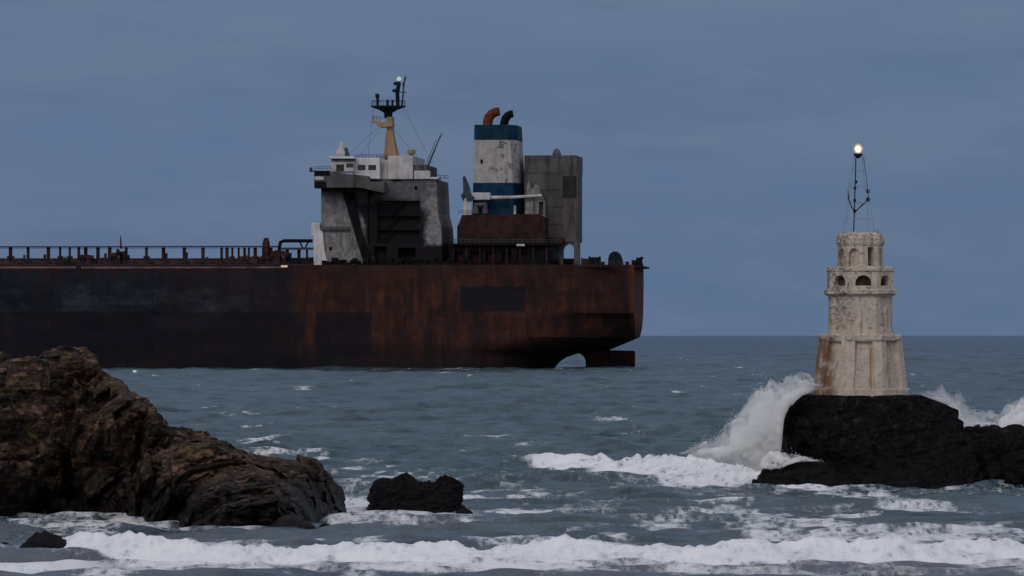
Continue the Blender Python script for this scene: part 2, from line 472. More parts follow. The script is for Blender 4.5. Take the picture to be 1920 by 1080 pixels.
nr, nc = Pn.shape[:2]
bm.faces.new([bm.verts[(nr - 1) * nc + k] for k in range(nc)])
half = nc // 2
bmesh.ops.recalc_face_normals(bm, faces=bm.faces)
for f_ in bm.faces:
    if len(f_.verts) > 4 or any((v.index % nc) in (half - 1,) for v in f_.verts) and any((v.index % nc) == half for v in f_.verts): f_.smooth = False
bm.to_mesh(hull.data); bm.free()
hull.data.set_sharp_from_angle(angle=R(22))

# stern frame and rudder on the centre line
def px_poly(pts, v): return [S(a, b, v) for a, b in pts]
CV = BEAM / 2
MB().prism(px_poly([(1098, 720), (1098, 676), (1094, 668), (1086, 662), (1100, 650), (1150, 648), (1143, 656), (1139, 664), (1138, 720)], CV - .8), CV - .8, CV + .8).build('skeg', M_HULL, ship)
rud = MB().prism(px_poly([(1139.5, 720), (1139.5, 658), (1143, 656.5), (1188, 657.5), (1190.5, 660), (1190.5, 691), (1189, 720)], CV - .7), CV - .7, CV + .7).build('rudder', M_HULL, ship, bevel=.2)
# rubbing strakes / deck edge
def bx(mb, x0, y0, x1, y1, v0, v1):
    a = S(x0, y1, v0); b = S(x1, y0, v0)
    return mb.box(a[0], b[0], v0, v1, a[1], b[1])
m_ = MB(); bx(m_, -150, 499.2, 142, 503.5, -0.06, .8); bx(m_, 152, 499.2, 530, 503.5, -0.06, .8); m_.build('deck_edge', M_EDGE, ship)
m_ = MB(); bx(m_, 575, 497.5, 1175, 501.5, .25, .9)
m_.build('bulwark', M_RUST, ship)
m_ = MB(); bx(m_, 1070, 498.0, 1203, 502, CV - 14.4, CV + 14); m_.build('bulwark', M_RUST, ship)

def scorch_shade_material():
    m, t = mat('scorched_shaded_house_paint'); o = t.obj(); x, y, z = t.xyz(o)
    n1 = t.noise(o, 0.16, 5, 0.6); n2 = t.noise(o, 0.9, 5, 0.65)
    st = t.noise(t.scaled(o, (1, 1, .12)), 1.0, 4, 0.6)
    c = t.mix(t.ss(n2, 0.35, 0.65), (0.27, 0.27, 0.285), (0.15, 0.145, 0.155))
    c = t.mix(t.ss(st, 0.5, 0.68, 0, 0.55), c, (0.085, 0.06, 0.055))
    # the fire's mark: a broad band rising from the deck behind the forward wall, ragged
    xw = t.math('ADD', x, t.math('MULTIPLY', t.math('SUBTRACT', n1, 0.5), 9.0))
    lean = t.math('ADD', xw, t.math('MULTIPLY', t.math('SUBTRACT', z, 24.0), 0.26))
    burn = t.math('MULTIPLY', t.ss(lean, -62.8, -60.4), t.ss(xw, -50.2, -47.6, 1.0, 0.0))
    burn = t.math('MULTIPLY', burn, t.ss(t.math('ADD', z, t.math('MULTIPLY', t.math('SUBTRACT', n1, 0.5), 5.0)), 38.0, 41.0, 1.0, 0.42))
    base = t.math('MULTIPLY', t.ss(t.math('ADD', z, t.math('MULTIPLY', n1, 3.0)), 29.8, 31.2, 1.0, 0.0), t.ss(xw, -60, -57))
    top = t.math('MULTIPLY', t.ss(z, 42.2, 44.0), t.ss(xw, -62.0, -60.0, 1.0, 0.0))
    b = t.math('MAXIMUM', t.math('MAXIMUM', burn, base), t.math('MULTIPLY', top, 0.75))
    c = t.mix(t.math('MULTIPLY', b, 0.98), c, (0.008, 0.006, 0.009))
    c = t.mix(t.ss(t.math('SUBTRACT', x, t.math('MULTIPLY', t.math('SUBTRACT', 44.0, z), .055)), -45.9, -45.6), c, (.012, .010, .013))  # aft face darkened in the colour, in place of its shade
    up = t.math('MULTIPLY', t.ss(z, 39.0, 41.0), t.ss(n2, 0.36, 0.58, 0.25, 0.8))
    c = t.mix(up, c, (0.085, 0.082, 0.092))
    finish(t, color=c, Roughness=0.75, Normal=bump(t, n2, 0.4, .1))
    return m
M_SCORCH_SHADE = scorch_shade_material()

# --- accommodation block
H0 = 5.0
hx = MB()
bx(hx, 602, 349, 690, 502, H0, 38)                       # forward tower
hx.prism(px_poly([(690, 336), (818, 336), (821, 400), (827, 424), (829, 456), (829, 502), (690, 502)], H0 + .6), H0 + .6, 34)
house = hx.build('deckhouse', M_SCORCH_SHADE, ship, bevel=.12)
# openings in the side wall
def cutter(x0, y0, x1, y1, v0, v1):
    m = MB(); bx(m, x0, y0, x1, y1, v0, v1); return m.build('cut', None, None)
cuts = [cutter(689.5, 348, 697.5, 369, H0 - 1, H0 + 2.4), cutter(776, 349, 781, 356, H0 - 1, H0 + 2.4),
        cutter(706, 376, 786, 455, H0 - 1, H0 + 2.0), cutter(735, 336.8, 752, 340, H0 - 1, H0 + 2.4),
        cutter(616, 463, 622, 470, H0 - 1, H0 + 1.6), cutter(700, 462, 724, 492, H0 - 1, H0 + 2.6), cutter(745, 464, 778, 494, H0 - 1, H0 + 3.4)]
boolean_cut(house, cuts)
for (a, b_, c_, d_) in ((706, 404, 786, 405.6), (706, 430, 786, 431.6)):
    m_ = MB(); bx(m_, a, b_, c_, d_, H0 + .7, H0 + 2.3); m_.build('side_gallery', M_BLACK, ship)
# stairs and frames in the burnt recess
m_ = MB()
for k in range(3):
    y0 = 455 - k * 25
    a = S(712 + 10 * k, y0, H0 + 1.2); b_ = S(742 + 8 * k, y0 - 25, H0 + 1.2)
    m_.tube([(a[0], H0 + 1.2, a[1]), (b_[0], H0 + 1.2, b_[1])], .22, 6)
m_.build('outer_stair', M_BLACK, ship)
# ledge of the deck above the lower tower
m_ = MB(); bx(m_, 600, 425, 656, 431, H0 - .8, H0 + .3); m_.build('ledge', M_GREY, ship)
m_ = MB(); bx(m_, 656, 358, 720, 375, H0 - 2.6, H0 + .3); m_.build('wing_bracket', M_SCORCH_SHADE, ship) if False else None
# forward white ladder trunk
t1 = MB(); bx(t1, 583.5, 418, 600, 443, 7, 12); bx(t1, 588, 443, 603.5, 500, 6, 11)
t1.prism(px_poly([(597, 503), (597, 430), (605, 430), (608, 470), (614, 494), (614, 503)], H0 - .35), H0 - .35, H0 + .2)
t1.build('ladder_trunk', M_BRIGHT, ship, bevel=.1)
# slanting buttress pipe in front of the tower
m_ = MB()
pts = px_poly([(640, 350), (662, 350), (668, 385), (676, 425), (688, 465), (704, 500), (684, 500), (670, 455), (655, 405), (646, 375)], H0 - 1.0)
m_.prism(pts, H0 - 1.0, H0 - .05); m_.build('smoke_blackened_trunk', M_BLACK, ship)
# bridge wing: overhangs the ship's side forward
wg = MB()
wg.prism(px_poly([(589, 319), (690, 330), (692, 341), (720, 341), (720, 362), (676, 352), (606, 352), (589, 352)], -.3), -.3, H0 + 3)
wing = wg.build('bridge_wing', M_GREY, ship, bevel=.1)
m_ = MB(); bx(m_, 590, 331, 607, 337, -.45, 1.5); m_.build('wing_panel', M_WHITE, ship)
m_ = MB(); bx(m_, 589, 320, 618, 329.5, -.36, 1.5); bx(m_, 589.6, 340, 612, 353, -.36, 1.5); m_.build('wing_panel', M_BLACK, ship)
m_ = MB()
m_.prism(px_poly([(600, 352), (690, 352), (690, 378), (672, 362), (640, 356), (606, 360)], .8), .8, H0); m_.build('wing_bracket', M_BLACK, ship)
m_ = MB(); a = S(583, 318, 1); m_.tube([(a[0], 1, a[1] - .6), (a[0], 1, a[1] + .5)], .35, 8); a2 = S(590, 321, 1); m_.tube([(a[0], 1, a[1] - .2), (a2[0], 1, a2[1])], .15, 6); m_.build('wing_lamp', M_STEEL, ship)
# wing cabin with roof
m_ = MB(); bx(m_, 620, 300, 662, 322, 1.2, 9); bx(m_, 622, 318, 662, 334, 2, 9); cab = m_.build('wing_cabin', M_WHITE, ship, bevel=.06)
boolean_cut(cab, [cutter(629, 308, 644, 321, 0, 3.2), cutter(648, 306, 663, 314, 0, 2.0)])
m_ = MB(); bx(m_, 616.5, 293, 664, 297.5, .2, 10); m_.build('cabin_roof', M_BRIGHT, ship, bevel=.08)
m_ = MB(); m_.prism(px_poly([(618, 297.7), (663, 297.7), (662, 302), (626, 301)], .7), .7, 9); m_.build('cabin_fascia', M_STEEL, ship)
m_ = MB(); bx(m_, 629, 308, 644, 321, 2.6, 2.9); m_.build('cabin_glass', M_GLASS, ship)
m_ = MB(); bx(m_, 649, 306, 662, 314, 1.6, 1.8); m_.build('cabin_glass', M_GLASS, ship)
# wheelhouse
m_ = MB(); bx(m_, 661, 296, 712, 335.5, 4, 34); wh = m_.build('wheelhouse', M_BRIGHT, ship, bevel=.1)
boolean_cut(wh, [cutter(669.5, 309, 684.5, 319, 3, 4.8), cutter(689.5, 309, 704.5, 319, 3, 4.8)])
for a in (669.5, 689.5):
    m_ = MB(); bx(m_, a, 309, a + 15, 319, 4.55, 4.8); m_.build('wheelhouse_window', M_GLASS, ship)
m_ = MB(); bx(m_, 712, 300, 727, 335.6, 6, 34); bx(m_, 727, 292, 774, 336, 5, 32); bx(m_, 700, 291, 712, 297, 7, 30); m_.build('compass_deckhouse', M_WHITE, ship, bevel=.1)
m_ = MB(); bx(m_, 774, 309, 800, 336, 6, 30); m_.build('compass_deckhouse', M_GREY, ship, bevel=.1)
m_ = MB(); bx(m_, 776, 320, 806, 335.8, 5, 7); bx(m_, 806, 332, 822, 336, 5, 12); m_.build('upper_deck_locker', M_WHITE, ship, bevel=.1)
# roof gear
m_ = MB(); a = S(640, 293, 4); m_.lathe([(1.5, a[1]), (1.3, a[1] + 1.0), (.5, a[1] + 2.4), (.35, a[1] + 3.4)], (a[0], 4.6), 10); m_.build('radar_dome', M_WHITE, ship, True)
m_ = MB(); a = S(651, 293, 4); m_.tube([(a[0], 4, a[1]), (a[0] - .3, 4, a[1] + 2.0)], [.7, .3], 8); m_.build('vent', M_STEEL, ship)
m_ = MB(); a = S(771, 292, 8); m_.lathe([(.5, a[1] - 2), (.5, a[1] + .3), (1.0, a[1] + .5), (1.0, a[1] + 1.3), (.3, a[1] + 1.6)], (a[0], 8), 10); m_.build('vent', M_TAN, ship)
# rails along the upper decks
def rail(px0, px1, py, v, hpx=8, step=6.5, r=.055, name='railing', mt=None):
    m = MB(); a = S(px0, py, v); b = S(px1, py, v); hh = hpx * .123
    for k in (1.0, .5): m.tube([(a[0], v, a[1] + hh * k), (b[0], v, b[1] + hh * k)], r, 5)
    n = max(2, int((px1 - px0) / step))
    for i in range(n + 1):
        x_ = a[0] + (b[0] - a[0]) * i / n
        m.tube([(x_, v, a[1]), (x_, v, a[1] + hh)], r, 5)
    return m.build(name, mt or M_STEEL, ship)
rail(790, 840, 336, 6, 7); rail(664, 727, 296, 6, 6); rail(590, 620, 319, 0, 7); rail(860, 885, 403, 4); rail(1030, 1100, 455, 6, 6) if False else None
# mast
m_ = MB(); a = S(730, 293, CV)
def sv_(px, py, v=CV): q = S(px, py, v); return (q[0], v, q[1])
m_.prism([S(a_, b_, 18) for a_, b_ in [(719, 296), (722, 262), (725, 242), (725, 219), (736, 219), (736, 244), (739, 262), (744, 296)]], 18, 21.5)
m_.prism([S(a_, b_, 19) for a_, b_ in [(736, 262), (739, 258), (748, 290), (752, 297), (740, 297)]], 19, 20.4)
m_.build('mast', M_TAN, ship, bevel=.12)
m_ = MB(); m_.prism([S(a_, b_, 17) for a_, b_ in [(699, 226), (726, 230), (736, 232), (736, 236), (712, 239), (703, 232), (695, 229)]], 17, 22)
for q in (700, 706, 712): m_.tube([sv_(q, 230, 18), sv_(q, 218, 18)], .12, 5)
m_.tube([sv_(697, 219, 18), sv_(722, 221, 18)], .1, 5)
m_.build('mast_bracket', M_TAN, ship)
c_ = S(728, 210, 19.75)
zt = S(728, 198, 15)[1]; zb = S(728, 211, 15)[1]; zb2 = S(728, 220.5, 15)[1]
m_ = MB(); m_.lathe([(.95, zb2), (1.0, zb + .1), (2.2, (zb + zt) / 2), (4.1, zt - .15), (4.1, zt + .1)], (c_[0], 19.75), 20); m_.build('crow_platform', M_GREEN, ship)
m_ = MB(); n_ = 16
for k in range(n_):
    th = 2 * math.pi * k / n_; p0 = (c_[0] + 3.9 * math.cos(th), 19.75 + 3.9 * math.sin(th)); th2 = 2 * math.pi * (k + 1) / n_
    p1 = (c_[0] + 3.9 * math.cos(th2), 19.75 + 3.9 * math.sin(th2))
    m_.tube([(*p0, zt), (*p0, zt + 1.3)], .05, 4); m_.tube([(*p0, zt + 1.3), (*p1, zt + 1.3)], .05, 4)
m_.build('platform_railing', M_GREEN, ship)
m_ = MB(); m_.tube([sv_(746, 198, 18), sv_(745, 172, 18), sv_(748, 156, 18)], [.42, .5, .5], 8)
m_.tube([sv_(741, 171, 18), sv_(748, 165, 18)], [.45, .4], 8); m_.tube([sv_(738, 157, 18), sv_(751, 155, 18)], .38, 8); m_.tube([sv_(736, 170, 18), sv_(744, 170, 18)], .38, 8)
m_.build('lamp_post', M_GREEN, ship)
m_ = MB(); m_.tube([sv_(754, 198, 18), sv_(757, 162, 18), sv_(760, 142, 18)], [.22, .22, .16], 6)
m_.tube([sv_(748, 172, 18), sv_(762, 174, 18)], .12, 5); m_.tube([sv_(754, 160, 18), sv_(762, 146, 18)], .14, 5); m_.build('whip_antenna', M_STEEL, ship)
for q in (708, 727, 736):
    m_ = MB(); m_.tube([sv_(q, 198, 17), sv_(q, 187 if q > 708 else 178, 17)], .28 if q > 708 else .35, 6)
    if q == 708: m_.tube([sv_(704, 180, 17), sv_(711, 179, 17)], .5, 6)
    m_.build('platform_lamp', M_GREEN, ship)
def emit(name, col, st):
    m, t = mat(name); t.n('ShaderNodeOutputMaterial', {0: t.n('ShaderNodeEmission', {0: (*col, 1), 1: st}).outputs[0]}); return m
M_LAMPW = emit('pale_signal_light', (0.75, 0.95, 1.0), 0.55)
m_ = MB(); a = sv_(748, 147.5, 18); m_.lathe([(.1, a[2] - .55), (.5, a[2] - .35), (.58, a[2]), (.4, a[2] + .35), (.05, a[2] + .5)], (a[0], 18), 12); m_.build('signal_lamp', M_LAMPW, ship, True)
# derrick boom beside the mast
m_ = MB(); m_.tube([sv_(798, 322, 10), sv_(826, 254, 10)], [.28, .15], 6); m_.tube([sv_(793, 322, 11), sv_(818, 262, 11)], .08, 5); m_.tube([sv_(820, 268, 10), sv_(829, 250, 10)], .12, 5); m_.build('derrick_boom', M_STEEL, ship)
m_ = MB()
for (a, b_) in (((724, 226), (650, 292)), ((724, 226), (672, 296)), ((737, 240), (786, 300)), ((756, 202), (822, 330)), ((700, 202), (690, 292))):
    m_.tube([sv_(*a), sv_(*b_)], .028, 4)
m_.build('stay_wire', M_STEEL, ship)

# --- engine casing and funnel
m_ = MB()
m_.prism(px_poly([(857, 502), (857, 424), (861, 418), (866, 403), (1010, 401), (1022, 408), (1022, 502)], 4), 4, 40)
cas = m_.build('engine_casing', M_RUST, ship, bevel=.1)
m_ = MB(); bx(m_, 842, 456, 1022, 502, 2.5, 41); cas2 = m_.build('poop_house', M_BLACK, ship, bevel=.1)
boolean_cut(cas2, [cutter(850 + 30 * k, 470, 868 + 30 * k, 493, 1, 4.5) for k in range(5)])
m_ = MB(); bx(m_, 845, 456, 1052, 460, 1.2, 4); m_.build('deck_walkway', M_BLACK, ship)
m_ = MB(); bx(m_, 968, 457.5, 984, 462, 1.0, 1.6); m_.build('liferaft', M_WHITE, ship, bevel=.2)
for k in range(8):
    m_ = MB(); a = S(850 + 25 * k, 502, 2.2); b_ = S(850 + 25 * k, 457, 2.2); m_.box(a[0] - .2, a[0] + .2, 2.0, 2.4, a[1], b_[1]); m_.build('walkway_post', M_RUST, ship)
rail(845, 1052, 456, 1.6, 7, 9)
FV0, FV1 = 10, 28
def fx(row):  # funnel edges per row
    return 890.5 - (row - 233) / 170 * 4.5, 967 + (row - 233) / 170 * 11.5
def fseg(r0, r1, name, mt, o=0.0):
    m = MB(); a0, b0 = fx(r0); a1, b1 = fx(r1)
    P0 = S(a1, r1, FV0); P1 = S(b1, r1, FV0); P2 = S(b0, r0, FV0); P3 = S(a0, r0, FV0)
    # plan with cut aft corners
    def plan(xa, xb, z): 
        c = 1.6
        return [(xa - o, FV0 - o, z), (xb - c, FV0 - o, z), (xb + o, FV0 + c * 2.2, z), (xb + o, FV1 - c * 2, z), (xb - c, FV1 + o, z), (xa - o, FV1 + o, z)]
    lo = plan(P0[0], P1[0], P0[1]); hi = plan(P3[0], P2[0], P3[1]); n = 6
    m.add(lo + hi, [tuple(range(n))[::-1], tuple(range(n, 2 * n))] + [(i, (i + 1) % n, (i + 1) % n + n, i + n) for i in range(n)])
    return m.build(name, mt, ship, bevel=.08)
def funnel_white():
    m, t = mat('funnel_white_paint'); o = t.obj()
    n1 = t.noise(o, .5, 5, .6); st = t.noise(t.scaled(o, (1, 1, .15)), .9, 5, .6); bl = t.noise(t.scaled(o, (1, 1, 1), (5, 0, 2)), .42, 5, .7, 0.6)
    x_, y_, z_ = t.xyz(o); cen = t.box(x_, -34.5, -27.0, 2.0)
    c = t.mix(t.ss(n1, .35, .65), (.42, .41, .41), (.33, .32, .32))
    c = t.mix(t.ss(st, .5, .68, 0, .5), c, (.20, .165, .14))
    c = t.mix(t.math('MULTIPLY', t.ss(bl, .52, .60, 0, .85), cen), c, (.09, .085, .095))
    finish(t, color=c, Roughness=.7, Normal=bump(t, bl, .3, .1)); return m
fseg(234, 262, 'funnel_top_band', M_NAVY, .12)
fseg(262, 343, 'funnel', funnel_white())
fseg(343, 404, 'funnel_base_band', M_NAVY, .06)
m_ = MB(); bx(m_, 901, 299, 905, 306, FV0 - .25, FV0 + .1); m_.build('funnel_port', M_BLACK, ship)
m_ = MB(); bx(m_, 963, 385, 967.5, 402, FV0 - .3, FV0 + .1); m_.build('funnel_pipe', M_WHITE, ship)
def elbow(pts, r, v, mt):
    m = MB(); m.tube([sv_(a, b, v) for a, b in pts], r, 12); return m.build('exhaust_pipe', mt, ship, smooth=False)
elbow([(914, 236), (914.5, 228), (917, 220), (922, 214), (929, 210), (936.5, 209)], [1.15, 1.15, 1.15, 1.1, 1.05, 1.0], 16, M_ORUST)
elbow([(945, 238), (945.5, 230), (948, 222), (952, 217), (957, 214), (962, 213)], [1.0, 1.0, 1.0, .95, .9, .85], 24, M_BLACK)
# crane forward of the funnel
m_ = MB(); m_.tube([sv_(872, 404, 6), sv_(873, 372, 6)], [.55, .5], 8); m_.build('crane_post', M_WHITE, ship)
m_ = MB(); m_.prism([S(a, b, 6) for a, b in [(868, 332), (872, 330), (881, 352), (884, 366), (890, 370), (884, 378), (868, 376), (864, 366), (869, 360)]], 5.6, 6.6)
m_.build('crane_head', M_STEEL, ship)
m_ = MB(); bx(m_, 885, 361, 919, 375, 6, 8.5); m_.build('crane_cab', M_WHITE, ship, bevel=.2)
m_ = MB(); m_.tube([sv_(919, 370.5, 7), sv_(960, 370, 7), sv_(1016, 366.5, 7)], [.42, .36, .3], 8); m_.build('crane_boom', M_WHITE, ship)
m_ = MB(); a = sv_(901, 392, 6); m_.tube([(a[0] - 1.1, 6, a[2] - 1.0), (a[0] - 1.0, 6, a[2] + .9), (a[0] + 1.0, 6, a[2] + 1.0), (a[0] + 1.1, 6, a[2] - 1.0)], .75, 8); m_.build('mooring_winch', M_GREY, ship)
for a in (876, 881):
    m_ = MB(); m_.tube([sv_(a, 404, 6), sv_(a, 378, 6)], .3, 6); m_.build('crane_leg', M_WHITE, ship)
# white housing aft of funnel
m_ = MB(); m_.prism([S(a, b, 8) for a, b in [(984, 402), (988, 345), (992, 340), (996, 356), (1004, 345), (1012, 352), (1014, 366), (1021, 378), (1022, 408)]], 8, 14)
hs = m_.build('vent_house', simple('smoke_stained_white', (.26, .25, .25), .7, 0, .4, .7, (.08, .06, .05), .8), ship, bevel=.08)
boolean_cut(hs, [cutter(1009, 378, 1017.5, 402, 6, 10)])
m_ = MB(); m_.tube([sv_(1001, 368, 7.4), sv_(1001, 400, 7.4)], .12, 5); m_.build('vent_ladder', M_STEEL, ship)
# large grey block standing on legs
m_ = MB(); bx(m_, 983, 291, 1082, 454, 12, 28); blk = m_.build('aft_block', M_GREY, ship, bevel=.15)
for (a, b_, c_, d_) in ((1055, 330, 1080, 370),):
    m_ = MB(); bx(m_, a, b_, c_, d_, 11.8, 12.1); m_.build('dark_panel', simple('dim_grey_panel', (.035, .034, .038), .8, 0, .4, .6), ship)
m_ = MB()
for k in range(1, 5): bx(m_, 984, 291 + 32 * k, 1057, 292.0 + 32 * k, 11.85, 12.1)
for k in range(5): bx(m_, 1004 + 22 * k, 292, 1004.8 + 22 * k, 329, 11.85, 12.1)
bx(m_, 1082, 320, 1084.5, 450, 12, 13)
m_.build('stiffener', M_GREY, ship)
m_ = MB(); a = S(1044, 292, 16); m_.lathe([(.9, a[1] - .1), (1.0, a[1] + .5), (.75, a[1] + 1.2), (.2, a[1] + 1.7)], (a[0], 16), 12); m_.build('block_vent', M_GREY, ship, True)
for (a0, a1) in ((1045, 1056), (1076, 1087)):
    m_ = MB(); bx(m_, a0, 453, a1, 500, 12, 14); m_.build('block_leg', M_GREY, ship, bevel=.1)
m_ = MB(); m_.prism([S(a, b, 12.3) for a, b in [(1056, 454), (1078, 454), (1078, 470), (1075, 462), (1067, 457.5), (1059, 462), (1056, 470)]], 12.3, 13.7)
m_.prism([S(a, b, 12.3) for a, b in [(1022, 454), (1045, 454), (1045, 466), (1030, 470), (1022, 478)]], 12.3, 13.7)
m_.build('leg_arch', M_GREY, ship)
m_ = MB(); bx(m_, 1018, 446, 1056, 456, 8, 20); m_.build('block_walkway', M_RUST, ship)
# aft deck gear
def winch(px, py, w_, h_, v, mt=None):
    m = MB(); a = S(px, py, v); ww = w_ * .123; hh = h_ * .123
    m.tube([(a[0] - ww / 2, v, a[1] + hh / 2), (a[0] + ww / 2, v, a[1] + hh / 2)], hh / 2 * .8, 10)
    for s_ in (-1, 1): m.tube([(a[0] + s_ * ww / 2 - .15, v, a[1] + hh / 2), (a[0] + s_ * ww / 2 + .15, v, a[1] + hh / 2)], hh / 2, 12)
    m.box(a[0] - ww / 2, a[0] + ww / 2, v - hh * .35, v + hh * .35, a[1] - .3, a[1] + hh * .3)
    return m.build('mooring_winch', mt or M_BLACK, ship)
winch(1036, 499, 22, 14, 10); winch(1068, 499, 24, 16, 13); winch(1098, 499, 14, 16, 12, M_RUST); winch(1115, 499, 20, 19, 14)
m_ = MB(); a = S(1153, 500, 12); m_.prism([S(q, r_, 12) for q, r_ in [(1140, 501), (1140, 484), (1143, 476), (1149, 471), (1156, 471), (1162, 476), (1166, 486), (1168, 501)]], 12, 15.5)
m_.build('domed_hatch', M_GREEN, ship, bevel=.3)
m_ = MB(); m_.prism([S(q, r_, 10) for q, r_ in [(1183, 500), (1185, 490), (1183, 487), (1192, 488), (1193, 483), (1199, 483), (1202, 481), (1206, 482), (1203, 489), (1206, 500)]], 10, 12)
m_.build('fairlead', M_BLACK, ship)
for q in (1130, 1176):
    m_ = MB(); m_.lathe([(.5, DECK - .3), (.4, DECK + .9), (.6, DECK + 1.2)], (S(q, 500, 10)[0], 10), 8); m_.build('bollard', M_RUST, ship)
rail(1092, 1185, 499, 9.5, 8, 8, .04)

# --- cargo deck: catwalk, pipes and posts
def run(px0, px1, py, v, r, mt, name):
    m = MB(); m.tube([sv_(px0, py, v), sv_(px1, py, v)], r, 8); return m.build(name, mt, ship)
XL = -560
m_ = MB(); bx(m_, XL, 461, 518, 464.5, 12, 15); bx(m_, XL, 464.5, 518, 466.5, 12.6, 14.4); m_.build('catwalk', M_PIPE, ship)
m_ = MB(); bx(m_, 526, 464, 588, 468, 12, 15); m_.build('catwalk', M_STEEL, ship)
rs_ = random.Random(3)
px_ = XL; k = 0
posts = [147, 425, 447, 508, 19, 52, 90, 112, 130, 160, 183, 205, 236, 274, 306, 345, 380, 415, 435, 458, 466, 478, 494, 538, 560, 575]
while px_ < 0: posts.append(px_); px_ += 33
for q in posts:
    wpx = rs_.choice([3, 4, 5.5, 5.5])
    m_ = MB(); bx(m_, q - wpx / 2, 464, q + wpx / 2, 500, 12.8, 13.9)
    if rs_.random() < .5: bx(m_, q - wpx / 2 - 3, 480, q + wpx / 2 + 3, 484, 12.6, 14.2)
    m_.build('catwalk_post', M_PIPE if rs_.random() < .7 else M_RUST, ship)
for q in range(45, 520, 38):
    m_ = MB(); m_.tube([sv_(q, 500, 25), sv_(q + 1, 472 + rs_.random() * 10, 25)], .35, 6); m_.build('deck_vent', M_GREY if rs_.random() < .5 else M_PIPE, ship)
m_ = MB(); m_.tube([sv_(XL, 490, 20), sv_(585, 490, 20)], .75, 8); m_.tube([sv_(XL, 494, 17), sv_(585, 494, 17)], .6, 8); m_.build('cargo_pipe', M_PIPE, ship)
m_ = MB(); m_.tube([sv_(XL, 497.5, 5), sv_(585, 497.5, 5)], .3, 8); m_.build('fire_main', M_RUST, ship)
# lumps of machinery
def clump(px0, px1, top, v, mt, seed_, name):
    m = MB(); rr = random.Random(seed_); x_ = px0
    while x_ < px1:
        w_ = rr.uniform(3, 9); h_ = top + rr.uniform(-2, 8) * (1 if rr.random() < .8 else -.4)
        if rr.random() < .5:
            bx(m, x_, h_, x_ + w_, 500, v + rr.uniform(0, 2), v + rr.uniform(2.2, 4))
        else:
            m.tube([sv_(x_, min(h_ + 4, 498), v + 1), sv_(x_ + w_ * 1.6, min(h_ + 4, 498), v + 1)], rr.uniform(.4, .8), 8)
            bx(m, x_ + w_ * .3, h_ + 2, x_ + w_ * .7, 500, v + .5, v + 1.5)
        x_ += w_ * rr.uniform(.7, 1.3)
    return m.build(name, mt, ship)
clump(146, 206, 479, 6, M_PIPE, 1, 'cargo_manifold'); clump(105, 136, 488, 2, M_BLACK, 2, 'hose_rack'); clump(0, 40, 487, 9, M_PIPE, 3, 'valve_group')
clump(345, 460, 490, 8, M_RUST, 4, 'valve_group'); clump(210, 240, 470, 10, M_RUST, 5, 'pump_house'); clump(455, 520, 483, 10, M_PIPE, 6, 'valve_group')
clump(505, 540, 470, 8, M_RUST, 8, 'pump_house'); clump(540, 596, 484, 9, M_BLACK, 9, 'valve_group'); clump(603, 845, 486, 1.2, M_BLACK, 10, 'side_deck_gear'); clump(850, 1024, 488, .8, M_BLACK, 12, 'side_deck_gear')
clump(240, 345, 494, 6, M_PIPE, 14, 'valve_group'); clump(45, 105, 493, 6, M_RUST, 15, 'valve_group')
clump(-200, 10, 488, 26, M_PIPE, 31, 'deck_machinery'); clump(60, 130, 488, 27, M_RUST, 32, 'deck_machinery'); clump(430, 590, 484, 27, M_RUST, 34, 'deck_machinery')
m_ = MB(); m_.tube([sv_(227, 466, 13), sv_(226, 442, 13)], [.3, .1], 6); m_.build('deck_mast', M_PIPE, ship)
m_ = MB(); m_.tube([sv_(499, 500, 13), sv_(499, 456, 13), sv_(499, 446, 13)], [.9, .9, .5], 10); m_.tube([sv_(494, 463, 13), sv_(504, 463, 13)], .5, 8); m_.build('vent_riser', M_PIPE, ship)
m_ = MB(); m_.tube([sv_(524, 498, 14), sv_(524, 462, 14), sv_(526, 454, 14), sv_(532, 451.5, 14), sv_(586, 451.5, 14)], .42, 10); m_.tube([sv_(562, 453, 14), sv_(568, 466, 14)], .2, 6); m_.tube([sv_(578, 453, 14), sv_(572, 466, 14)], .2, 6); m_.build('pipe_loop', M_BLACK, ship)
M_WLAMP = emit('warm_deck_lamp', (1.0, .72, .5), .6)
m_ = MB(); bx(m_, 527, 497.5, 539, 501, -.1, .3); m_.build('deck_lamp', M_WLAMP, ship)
rail(XL, 590, 499, 1.0, 8, 12, .035)

# ------------------------------------------------------------------ lighthouse rock and lighthouse
LD = 298.0
def lx(px): return (px - 1613) / FPX * LD
def lz(py): return Z(py, LD)
LB = Z(742, LD)
light = empty('lighthouse', (X(1613, LD), LD, LB))
tag(light, 'weathered cream octagonal lighthouse in stepped tiers on a black rock, lamp lit', 'lighthouse')
def lh(py): return lz(py) - LB
PXM = LD / FPX
def octa(m, lv, rot=22.5 + 3, n=8):
    """lv list of (row, half width px)"""
    return m.lathe([(hw * PXM / math.cos(math.pi / n) * 1.0, lh(py)) for py, hw in lv], (0, 0), n, R(rot))
ROT = 22.5 + 2.0
